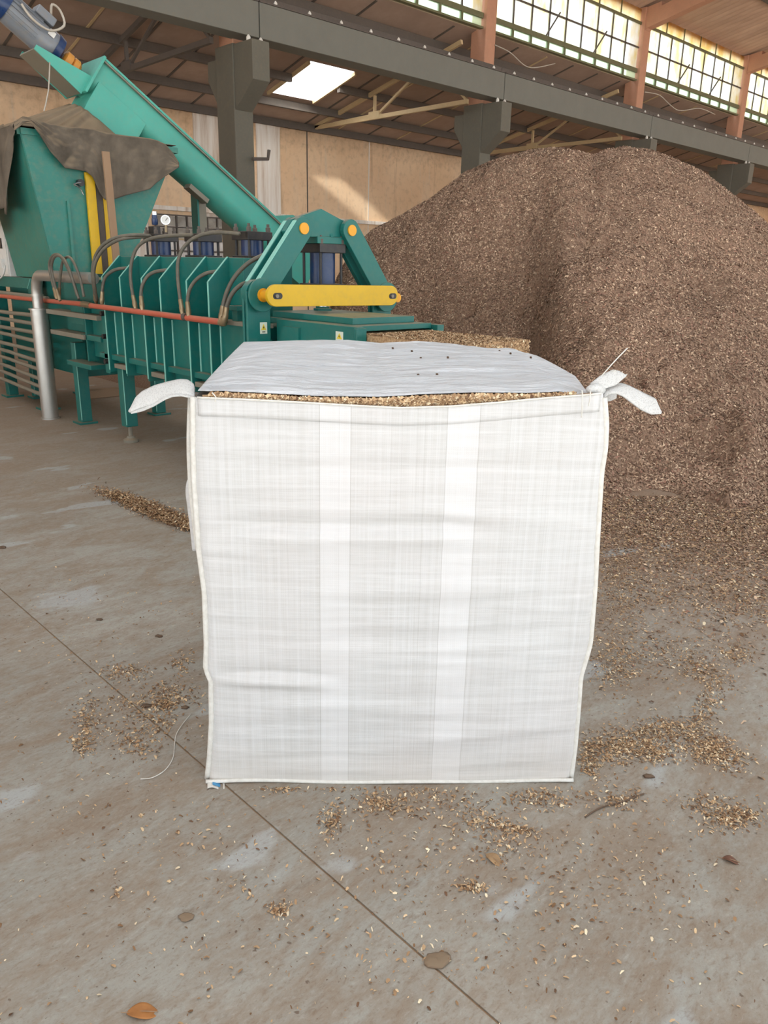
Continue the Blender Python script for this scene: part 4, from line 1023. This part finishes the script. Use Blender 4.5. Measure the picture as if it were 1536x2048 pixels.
# gearmotor
r = .138
mo = MB().lathe(CP(-.52, 0), CP(-1.02, 0), [(0, r * .9), (.05, r), (.15, r * 1.02), (.2, r * .95), (.9, r * .93), (1, r * .88)], 28).build('motor', M['motor'], conv, smooth='auto')
attach(MB().lathe(CP(-.46, 0), CP(-.55, 0), [(0, r * .55), (.3, r * 1.0), (1, r * 1.08)], 28).build('motor_flange', M['blue'], smooth='auto'), mo)
attach(MB().lathe(CP(-1.0, 0), CP(-1.15, 0), [(0, r * 1.0), (.7, r * 1.0), (1, r * .75)], 28).build('fan_cowl', M['blue'], smooth='auto'), mo)
tb_ = MB().bar(CP(-.64, r + .02, -.04), CP(-.82, r + .02, -.04), .15, .08, tuple(nC)).build('terminal_box', M['motor'], bevel=.01); attach(tb_, mo)
attach(MB().bar(CP(-.60, .05, -r - .001), CP(-.66, .05, -r - .001), .004, .05, tuple(nC)).build('rating_plate', M['white_paint']), mo)
for k in range(10):
    a = -2.2 + k * .32
    attach(MB().bar(CP(-.72, r * .96 * math.cos(a), r * .96 * math.sin(a)), CP(-1.0, r * .96 * math.cos(a), r * .96 * math.sin(a)), .008, .022, tuple(nC * math.cos(a) + np.array([0, math.sin(a), 0]))).build('cooling_fin', M['motor']), mo)
MB().tube([CP(-.7, r + .06, -.1), CP(-.74, r + .12, -.14), CP(-.66, r + .14, -.12), CP(-.58, r + .05, -.14), CP(-.66, .05, -r - .02), CP(-.82, .02, -r - .02), CP(-.94, .06, -r - .01)], .011, 8).build('motor_cable', M['cable'], conv, smooth=True)
MB().cyl(CP(-.2, 0), CP(-.47, 0), .035, n=14).build('drive_shaft', M['rail'], conv, smooth='auto')
cp_ = MB().lathe(CP(-.27, 0), CP(-.44, 0), [(0, .06), (.15, .085), (.45, .085), (.5, .06), (.55, .085), (.9, .085), (1, .06)], 16).build('shaft_coupling', M['orange'], conv, smooth='auto')
# support post under the trough
sp = PV(400, 430, YS); tt_ = float((sp[0] - A_[0]) / dC[0])
zt2 = float(CP(tt_, -hh)[2])
MB().box(sp[0] - .055, sp[0] + .055, YS - .05, YS + .05, .02, zt2 + .02).build('support_post', M['tube_grey'], conv, bevel=.005)
MB().box(sp[0] - .075, sp[0] - .055, YS - .08, YS + .05, .02, zt2).build('post_flange', tl_, conv)
MB().bar(CP(tt_ - .12, -hh - .03, -.12), CP(tt_ + .14, -hh - .03, -.12), .12, .05, tuple(nC)).build('saddle', M['tube_grey'], conv, bevel=.004)
MB().box(sp[0] - .12, sp[0] + .12, YS - .12, YS + .12, 0, .02).build('foot_plate', tl_, conv)
loft([(-hw - .06, -.26), (-hw - .06, .34), (hw + .06, .34), (hw + .06, -.26)], TL - .6, TL).build('inlet_box', M['teal_light'], conv)
for dx_ in (-.14, .14):
    q_ = CP(TL - .3, -.2, dx_); MB().box(q_[0] - .04, q_[0] + .04, q_[1] - .04, q_[1] + .04, 0, q_[2]).build('inlet_leg', tl_, conv)
tag(MB().tube([CP(-.55, -.2, -.20), PV(97, 180, 7.78), PV(88, 222, 7.62)], .006, 8, sub=2).build('hanging_cord', M['cable'], smooth=True), 'thin grey cord hanging from the conveyor motor bracket', 'cord')

# pleated dust sock hung round the chute mouth, down into the hopper
def sockf(u, w):
    a = 2 * math.pi * u; pl_ = 1 + .04 * math.sin(18 * a) * (.6 + 1.4 * w)
    sg = lambda q_: math.copysign(abs(q_) ** .45, q_); c0 = CP(.13, -.345); up_ = c0 + dC * .35 * pl_ * sg(math.cos(a)) + np.array([0, .28 * pl_ * sg(math.sin(a)), 0])
    lo = np.array([3.44 + .66 * pl_ * math.cos(a), 8.0 + .50 * pl_ * math.sin(a), 2.565])
    k = w ** .8; return up_ * (1 - k) + lo * k
tag(MB().grid(145, 16, sockf).build('dust_sock', M['tarp'], smooth=True, solid=.004), 'pleated brown dust sock gathered below the conveyor chute', 'cloth sleeve')
# ================================================================== DUCT, TUBES, STAND, CABINET
XD = 2.745
db = PX(98, 806, XD); dt = PX(79, 600, XD); yD = float(db[1])
zj = float(PX(80, 617, XD)[2]); zh = float(PX(120, 553, XD)[2])
duct = thing('exhaust_duct', 'shiny steel duct with an elbow in front of the stacked tubes', 'duct', (XD, yD, 0))
MB().lathe((XD, yD, 0.0), (XD, yD, zj), [(0, .085), (.015, .085), (.016, .075), (.985, .075), (.986, .086), (1, .086)], 28).build('lower_sleeve', M['galv'], duct, smooth='auto')
rr_ = .047
MB().tube([(XD, yD, zj - .02), (XD, yD, zh - .16), (XD, yD - .02, zh - .085), (XD, yD - .05, zh - .035), (XD, yD - .10, zh - .006), (XD, yD - .16, zh), (XD, yD - .5, zh), (XD, SV[0] + .09, zh)], rr_, 20, sub=5).build('bent_pipe', M['galv'], duct, smooth='auto')
MB().lathe((XD, yD, zh - .18), (XD, yD, zh - .165), [(0, .054), (1, .054)], 20).build('pipe_collar', M['galv'], duct, smooth='auto')

lefty = [623, 636, 653, 665, 684, 698, 712, 727, 741, 756]; righty = [631, 648, 665, 682, 701, 720, 736, 754, 769, 784]
order = ['topmost', 'second from top', 'third from top', 'fourth from top', 'fifth from top', 'sixth from top', 'fourth from bottom', 'third from bottom', 'second from bottom', 'lowest']
XT = 2.82; RTB = .0195
for a, b, od in zip(lefty, righty, order):
    k = (b - a) / 70.0
    P = [PX(-110, a - 110 * (a - 499) / 780, XT), PX(0, a, XT), PX(40, a + (b - a) * 40 / 70, XT), PX(70, b, XT), PX(88, b + k * 18, XT)]
    tag(MB().tube(P, RTB, 12, sub=3).build('steel_tube', M['tube_grey'], smooth='auto'), od + ' of the grey steel tubes stacked behind the shiny duct', 'tube', 'stacked steel tubes')
st = thing('machine_stand', 'green welded stand at the left edge behind the red pipe', 'stand', (2.95, 8.4, 0))
f0, f1 = PX(5, 545, 2.87), PX(60, 548, 2.87)
y1_, y0_ = float(f0[1]) + .35, float(f1[1]); z1_ = 1.272
MB().box(2.87, 2.97, y0_, y1_, z1_ - .10, z1_).build('top_beam', tl_, st, bevel=.005)
for y in (y0_, y1_ - .1):
    MB().box(2.87, 2.97, y, y + .1, .02, z1_ - .1).build('post', tl_, st, bevel=.005)
    MB().box(2.83, 3.01, y - .04, y + .14, 0, .02).build('foot_plate', tl_, st)
MB().bar((2.868, y0_ + .1, z1_ - .1), (2.868, y0_ + .005, z1_ - .005), .004, .006, (1, 0, 0)).build('weld_bead', M['teal_edge'], st)
cb = thing('control_cabinet', 'white control cabinet on the stand at the left edge', 'cabinet', (3.0, y0_ + .7, z1_))
c0, c1 = PX(20, 545, 2.88), PX(9, 428, 2.88)
yc = float(c0[1]); zc1 = float(c1[2])
MB().box(2.88, 3.01, yc, yc + .45, z1_ + .001, zc1).build('cabinet_body', M['white_paint'], cb, bevel=.006)
MB().box(2.872, 2.88, yc + .02, yc + .43, z1_ + .02, zc1 - .02).build('cabinet_door', M['white_paint'], cb, bevel=.003)
MB().box(2.866, 2.872, yc + .11, yc + .2, z1_ + .27, z1_ + .37).build('display', M['black'], cb)
MB().box(2.84, 2.88, yc + .09, yc + .3, z1_ + .08, z1_ + .17).build('terminal_box', M['white_paint'], cb, bevel=.004)
MB().tube([PX(10, 530, 2.83), PX(8, 545, 2.82), PX(2, 555, 2.82), PX(-10, 562, 2.83)], .009, 8).build('white_cable', M['white_paint'], cb, smooth=True)

# ================================================================== CHIP PILE
ridge_px = [(655, 650, 10.9), (672, 560, 10.8), (700, 505, 10.6), (745, 462, 10.4), (800, 432, 10.2), (860, 397, 10.0), (930, 345, 9.8), (1000, 318, 9.6), (1060, 303, 9.5), (1130, 298, 9.4), (1165, 302, 9.5), (1190, 309, 9.8), (1215, 300, 10.1), (1250, 294, 10.2), (1300, 301, 10.1), (1350, 319, 10.0), (1400, 341, 9.9), (1450, 376, 9.8), (1480, 398, 9.7), (1536, 446, 9.5), (1620, 520, 9.3), (1750, 640, 9.2), (1900, 760, 9.2)]
foot_px = [(560, 8.8), (700, 8.3), (860, 7.9), (980, 7.6), (1050, 7.3), (1075, 6.9), (1110, 5.9), (1160, 5.25), (1200, 5.0), (1300, 4.95), (1400, 4.95), (1536, 4.9), (1700, 4.9), (1900, 5.0)]
fwd = np.array([FW[0], FW[1]]); fwd /= np.linalg.norm(fwd); rgt = np.array([fwd[1], -fwd[0]])
def az(x, y):                     # azimuth slope of a pixel near the ridge: right / forward
    r = ray(x, y); return (r[:2] @ rgt) / (r[:2] @ fwd), r
rid = []
for x, y, d in ridge_px:
    s, r = az(x, y); k = d / (r[:2] @ fwd); rid.append((s, d, EYE + r[2] * k))
rid = np.array(rid)
ft = np.array([(az(x, 700)[0], d) for x, d in foot_px])
NA, NR = 460, 330
S = np.linspace(rid[0, 0], rid[-1, 0], NA)
D = np.interp(S, rid[:, 0], rid[:, 1]); Hh = np.interp(S, rid[:, 0], rid[:, 2]); Fd = np.interp(S, ft[:, 0], ft[:, 1])
def smooth(a, k=5):
    b = np.concatenate([np.full(k, a[0]), a, np.full(k, a[-1])]); ker = np.ones(2 * k + 1) / (2 * k + 1); return np.convolve(b, ker, 'valid')
Fd = smooth(Fd, 6) + np.array([.30 * mnoise.noise(Vector((s_ * 7, 1, 0))) + .16 * mnoise.noise(Vector((s_ * 22, 3, 0))) for s_ in S]) * np.clip((S - .2) / .1, .15, 1); D = smooth(D, 8)
PT = np.zeros((NR, NA, 3))
T = np.concatenate([np.linspace(-.14, 1.0, NR - 60), 1.0 + np.linspace(.01, .7, 60)])
def fbm(x, y, z=0.0, o=4):
    v = 0; a = 1; 
    for i in range(o):
        v += a * mnoise.noise(Vector((x, y, z + i * 7))); x *= 2.1; y *= 2.1; a *= .5
    return v
for i in range(NA):
    for j in range(NR):
        t_ = T[j]; d = Fd[i] + t_ * (D[i] - Fd[i])
        if t_ <= 0: h = -.03 + .0 
        elif t_ <= 1:
            k_ = min(1, max(0, (S[i] - .12) / .2)); k_ = k_ * k_ * (3 - 2 * k_); h = Hh[i] * (1.0 - (1 - t_) ** (1.35 - .23 * k_))
            h *= min(1, .25 + t_ / .22) if t_ < .165 else 1.0
        else: h = Hh[i] - (d - D[i]) * .75
        r_ = S[i] * d
        am = min(1, max(0, t_) * 6) * (min(1, (1.0 - t_) * 8 + .12) if t_ <= 1 else .3)
        h += am * (.15 * fbm(r_ * .8, d * .8, 0, 3) + .06 * fbm(r_ * 2.6, d * 1.6, 3, 3) + .028 * fbm(r_ * 9, d * 9, 8, 2))
        if 0 < t_ < .35: h += .22 * max(0, fbm(r_ * 2.2, d * 2.2, 9, 3)) * (1 - t_ / .35)
        PT[j, i] = (rgt[0] * r_ + fwd[0] * d, rgt[1] * r_ + fwd[1] * d, max(h, -.03) if t_ <= 1 else max(h, -.03))
def pit(px_, py_, rad, dep):
    s0 = None; best = 1e9; bi = bj = 0
    for i in range(0, NA, 2):
        for j in range(30, NR - 60, 3):
            q = PT[j, i] - EYEP; zz = q @ FW; X_ = CX + FPX * (q @ RT) / zz; Y_ = CY - FPX * (q @ UP) / zz
            e = (X_ - px_) ** 2 + (Y_ - py_) ** 2
            if e < best: best = e; bi = i; bj = j
    c = PT[bj, bi].copy(); d2 = ((PT - c) ** 2 * np.array([1, 1, .6])).sum(2); PT[:, :, 2] -= dep * np.exp(-d2 / rad ** 2)
for a_ in ((1070, 575, .10, .22), (1055, 545, .06, .12), (945, 605, .08, .10), (1065, 690, .12, .25), (1040, 620, .07, .12), (935, 625, .06, .08), (1408, 885, .14, .14), (1312, 985, .10, .12), (1250, 930, .10, .10), (1470, 900, .08, .08), (1180, 480, .3, .12), (1350, 560, .35, .10)): pit(*a_)
me = bpy.data.meshes.new('wood_chip_pile'); n = NA * NR
me.vertices.add(n); me.vertices.foreach_set('co', PT.reshape(-1))
ii, jj = np.meshgrid(np.arange(NA - 1), np.arange(NR - 1)); b_ = (jj * NA + ii).reshape(-1)
fc = np.stack([b_, b_ + 1, b_ + NA + 1, b_ + NA], 1)
me.loops.add(fc.size); me.loops.foreach_set('vertex_index', fc.reshape(-1).astype(np.int32)); me.polygons.add(len(fc))
me.polygons.foreach_set('loop_start', np.arange(0, fc.size, 4, dtype=np.int32)); me.polygons.foreach_set('loop_total', np.full(len(fc), 4, dtype=np.int32))
me.update(calc_edges=True); me.polygons.foreach_set('use_smooth', [True] * len(fc)); me.materials.append(M['mass'])
pile = bpy.data.objects.new('wood_chip_pile', me); COL.objects.link(pile)
tag(pile, 'huge brown heap of wood chips at right behind the bag', 'chip pile', kind='stuff')
# loose flakes covering the heap
nf = 210000
fi = RNG.uniform(2, NA - 2, nf); fj = RNG.uniform(0, 1, nf) ** 1.0 * (NR - 45) + 30
# spread more evenly by area
area_w = (D - Fd)
i0 = fi.astype(int); j0 = np.clip(fj.astype(int), 0, NR - 2); di = fi - i0; dj = fj - j0
def bil(a): return a[j0, i0] * ((1 - di) * (1 - dj))[:, None] + a[j0, i0 + 1] * (di * (1 - dj))[:, None] + a[j0 + 1, i0] * ((1 - di) * dj)[:, None] + a[j0 + 1, i0 + 1] * (di * dj)[:, None]
pos = bil(PT)
tu = PT[j0, i0 + 1] - PT[j0, i0]; tv = PT[j0 + 1, i0] - PT[j0, i0]; nr = np.cross(tu, tv); nr /= np.linalg.norm(nr, axis=1, keepdims=True) + 1e-9
nr[nr[:, 2] < 0] *= -1
keep = pos[:, 2] > .0
pos, nr = pos[keep], nr[keep]
zone = np.array([mnoise.noise(Vector(p) * .9) + .5 * mnoise.noise(Vector(p) * 3.1) for p in pos[::1]])
cols = chip_cols(len(pos), PAL_PILE, W_PILE) * (1.0 + .22 * zone[:, None])
o = chip_object('surface_chips', pos + nr * .006, nr, RNG.uniform(.012, .030, len(pos)), np.clip(cols, 0, 1), M['chips'])
o.parent = pile; o['kind'] = 'stuff'

# low mound and batten on the floor behind the press
def moundf(u, w):
    x = 4.25 + 1.5 * u; y = 8.45 + 2.6 * w; h = .30 * max(0, 1 - ((u - .5) * 2) ** 2) * max(0, 1 - ((w - .5) * 2) ** 2) + .05 * mnoise.noise(Vector((x * 2, y * 2, 0)))
    return (x, y, max(h, -.02) if .02 < u < .98 and .02 < w < .98 else -.02)
tag(MB().grid(50, 50, moundf).build('chip_mound', M['mass'], smooth=True), 'low spread of spilled chips on the floor behind the press legs', 'chip pile', kind='stuff')
a, b = PZ(170, 797), PZ(238, 791)
tag(MB().bar((a[0], a[1], .045), (b[0], b[1], .045), .12, .088).build('timber_batten', M['wood'], bevel=.005), 'grey timber batten lying on the floor behind the press legs', 'timber')

# ================================================================== CHIPS AND LITTER ON THE FLOOR
def scatter(px_list):
    out = []
    for (cx, cy, rx, ry, rot, n) in px_list:
        n = int(n * 2.0); a = RNG.normal(size=(n, 2)) * .5; c, s = math.cos(rot), math.sin(rot)
        x = cx + a[:, 0] * rx * c - a[:, 1] * ry * s; y = cy + a[:, 0] * rx * s + a[:, 1] * ry * c
        out.append(np.stack([x, y], 1))
    return np.concatenate(out)
spots = [(1230, 1490, 60, 40, 0, 420), (1300, 1500, 60, 30, .1, 420), (1400, 1480, 70, 40, .5, 420), (1440, 1510, 60, 30, .3, 420), (1320, 1460, 60, 22, 0, 260),
         (1180, 1520, 26, 45, 0, 260), (1420, 1400, 30, 70, .3, 260), (1330, 1310, 150, 60, .1, 600), (1400, 1340, 60, 30, .6, 220), (1470, 1310, 40, 22, .1, 160),
         (1230, 1330, 60, 60, 0, 420), (1240, 1180, 60, 110, 0, 1100), (1320, 1080, 120, 70, 0, 1200), (1460, 1080, 100, 80, 0, 1100), (1480, 1200, 90, 60, .2, 800), (1330, 1190, 90, 40, .2, 450),
         (1440, 1620, 80, 30, .2, 260), (1470, 1640, 60, 22, -.2, 160), (960, 1640, 70, 36, .2, 170), (1090, 1600, 90, 24, 0, 170), (1030, 1660, 60, 14, .2, 110), (1240, 1600, 50, 26, 0, 100),
         (760, 1610, 60, 26, 0, 150), (665, 1640, 26, 40, 0, 110), (560, 1575, 40, 12, 0, 60), (860, 1600, 120, 40, 0, 160), (650, 1575, 160, 10, 0, 90),
         (250, 1345, 60, 20, 0, 180), (340, 1390, 60, 28, 0, 240), (300, 1430, 90, 34, .4, 320), (330, 1410, 24, 12, 0, 130), (180, 1440, 40, 50, 0, 200), (165, 1490, 26, 26, 0, 110), (270, 1480, 60, 40, 0, 190), (365, 1330, 26, 30, .6, 100),
         (560, 1820, 30, 16, 0, 60), (940, 1775, 36, 16, .2, 60), (1010, 1700, 90, 30, 0, 70), (235, 1785, 22, 16, 0, 12), (470, 1770, 60, 40, 0, 26), (800, 1700, 300, 120, 0, 160), (1200, 1750, 260, 120, 0, 190), (300, 1650, 280, 120, 0, 110), (800, 1900, 600, 120, 0, 160), (200, 1250, 200, 160, 0, 130)]
pxy = scatter(spots)
bgp = np.stack([RNG.uniform(-60, 1600, 700), RNG.uniform(1000, 2060, 700)], 1)
pxy = np.concatenate([pxy, bgp])
# apron at the pile foot
ai = RNG.integers(int(NA * .22), NA - 1, 52000); ad = Fd[ai] - .14 * (D[ai] - Fd[ai]) * 0 - .015 - np.abs(RNG.normal(size=52000)) * np.clip((S[ai] - .15) / .2, .25, 1) * .75; ap = np.stack([rgt[0] * S[ai] * ad + fwd[0] * ad, rgt[1] * S[ai] * ad + fwd[1] * ad, np.zeros(52000)], 1)
wr_, wd_ = RNG.uniform(-3, 4.5, 2600), RNG.uniform(.5, 5.5, 2600); wide = np.stack([rgt[0] * wr_ + fwd[0] * wd_, rgt[1] * wr_ + fwd[1] * wd_, np.zeros(2600)], 1)
P = np.array([PZ(x, max(y, 900), 0.0) for x, y in pxy]); P = np.concatenate([P, wide, ap]); isap = np.zeros(len(P)); isap[-len(ap):] = 1.0
# leave out what falls inside the bag footprint
dd = P - BL; ins = (dd @ e1 > -.01) & (dd @ e1 < WB + .02) & (dd @ e2 > -.03) & (dd @ e2 < BD + .03)
ins |= (np.abs(dd @ e1) < .09) & (np.abs(dd @ e2) < .07)
str_ = np.array([PZ(x, y, 0) for x, y in [(281, 1558), (293, 1557), (305, 1555), (318, 1548), (330, 1540), (338, 1530), (345, 1518), (348, 1506), (349, 1495), (350, 1482), (352, 1470), (358, 1458), (366, 1447), (374, 1437), (382, 1428)]])
ins |= (np.linalg.norm(P[:, None, :2] - str_[None, :, :2], axis=2).min(1) < .024)
swc = PZ(300, 1022); ins |= ((P - swc) @ np.append(rgt, 0) > -.9) & ((P - swc) @ np.append(rgt, 0) < .6) & (np.abs((P - swc) @ np.append(fwd, 0)) < .9) & ((P - BL) @ e1 < 0)
ins |= (P[:, 0] > 2.3) & (P[:, 1] > 2.3) & (P[:, 0] < 4.0)
P = P[~ins]; isap = isap[~ins]; n = len(P)
P[:, 2] = RNG.uniform(.001, .004, n)
N = np.tile([0, 0, 1.0], (n, 1))
o = chip_object('scattered_chips', P, N, (.004 + .0105 * RNG.uniform(0, 1, n) ** 1.9) * (1 + .8 * isap), np.where((isap * RNG.uniform(0, 1, n) > .25)[:, None], chip_cols(n, PAL_PILE, W_PILE), chip_cols(n, PAL_FLOOR, W_FLOOR)), M['chips'], thin=(.2, .65))
tag(o, 'pale wood chips scattered over the concrete floor', 'wood chips', kind='stuff')
# swept ridge of chips left of the bag
rp = scatter([(300, 1020, 95, 14, .36, 2600), (250, 1000, 40, 8, .3, 500), (350, 1042, 60, 12, .36, 1400)])
P = np.array([PZ(x, y, 0) for x, y in rp]); dd = P - BL; ins = (dd @ e1 > -.05) & (dd @ e2 > -.02) & (dd @ e2 < BD + .03); P = P[~ins]; n = len(P)
P[:, 2] = np.abs(RNG.normal(size=n)) * .009 + .002
o = chip_object('swept_chips', P, np.tile([0, 0, 1.0], (n, 1)), RNG.uniform(.008, .022, n), chip_cols(n, PAL_FLOOR, [.3, .3, .2, .08, .04, .08]), M['chips'])
tag(o, 'swept ridge of brown chips on the floor left of the bag', 'wood chips', kind='stuff')

def leafmat(nm, rgb):
    t = NT(nm); c = lin(rgb); t.bump(t.noise(80, 3), .2, .002)
    return t.out(t.ramp(t.noise(25, 4), [(.3, tuple(x * .75 for x in c)), (.7, tuple(min(1, x * 1.2) for x in c))]), .55, 0, .4)
def leaf(cx, cy, L, W, rot, rgb, label):
    g = PZ(cx, cy, 0); t_ = thing('fallen_leaf', label, 'leaf', tuple(g), rot, group='dry leaves on the floor', local=True)
    def f(u, w):
        x = (u - .5) * L; wd = W * .5 * math.sin(math.pi * min(1, max(0, u * .96 + .02))) ** .75; y = (w - .5) * 2 * wd
        return (x, y, .003 + .003 * abs(w - .5) * 2 * math.sin(math.pi * u) + .004 * math.sin(u * 5))
    MB().grid(22, 9, f).build('leaf_blade', leafmat('dry_leaf', rgb), t_, smooth=True, solid=.0008)
    MB().tube([(-.5 * L - .012, 0, .004), (-.5 * L, 0, .004), (0, 0, .0065), (.48 * L, 0, .004)], .0009, 6).build('midrib', M['wood'], t_)
yaw_r = math.atan2(rgt[1], rgt[0])
leaf(286, 2027, .064, .036, yaw_r + .05, (168, 112, 60), 'orange-brown dry leaf at the bottom left of the floor')
leaf(988, 1721, .052, .030, yaw_r - .8, (160, 128, 92), 'pale tan dry leaf on the floor in front of the bag')
leaf(1462, 1723, .044, .022, yaw_r - .35, (108, 72, 54), 'dark brown curled leaf near the right edge')
def clod(cx, cy, r, rot, label, nm='bark_fragment', flat=.3):
    g = PZ(cx, cy, 0); m = MB(); sd = cx * .37
    def f(u, w):
        a = 2 * math.pi * u; b = math.pi * (w - .5); k = 1 + .45 * mnoise.noise(Vector((math.cos(a) * 1.4 + sd, math.sin(a) * 1.4, b)))
        x = r * k * math.cos(b) * math.cos(a); y = .62 * r * k * math.cos(b) * math.sin(a); z = max(r * flat * math.sin(b) * k, -.003)
        c, s = math.cos(rot), math.sin(rot); return (g[0] + x * c - y * s, g[1] + x * s + y * c, z + .003)
    m.grid(14, 8, f); tag(m.build(nm, M['clod'] if flat > .2 else M['flake'], smooth=True), label, 'bark fragment', 'dark bark bits on the floor')
clod(292, 1413, .018, yaw_r, 'dark bark bit on the floor joint left of the bag')
clod(370, 1416, .014, yaw_r, 'small dark bark bit close to the bag, left side')
clod(318, 1273, .016, yaw_r - .3, 'dark flat bark bit alone on the grey floor left of the bag')
clod(199, 1240, .014, yaw_r, 'thin dark bark bit farthest left of the bag')
clod(1297, 1554, .017, yaw_r, 'dark grey clod on the floor right of the bag corner')
clod(872, 1921, .032, yaw_r + .3, 'flat brown bark piece lying across the floor joint', flat=.12)
clod(372, 1836, .018, yaw_r, 'flat brown stain-like bark flake at lower left', flat=.08)
clod(4, 1096, .022, yaw_r, 'dark bark bit cut by the left photo edge')
P = [PZ(x, y, .004) for x, y in [(1170, 1634), (1188, 1622), (1205, 1614), (1240, 1605), (1262, 1597), (1288, 1587)]]
tag(MB().tube(P, .0022, 8).build('twig', M['clod'], smooth=True), 'thin dark curved twig on the floor right of the bag', 'twig')
P = [PZ(x, y, .004) for x, y in [(281, 1558), (305, 1555), (330, 1540), (345, 1518), (349, 1495), (352, 1470), (366, 1447), (382, 1428)]]
tag(MB().tube(P, .0013, 6).build('string', M['seam'], smooth=True), 'white curved thread lying on the floor left of the bag', 'string')
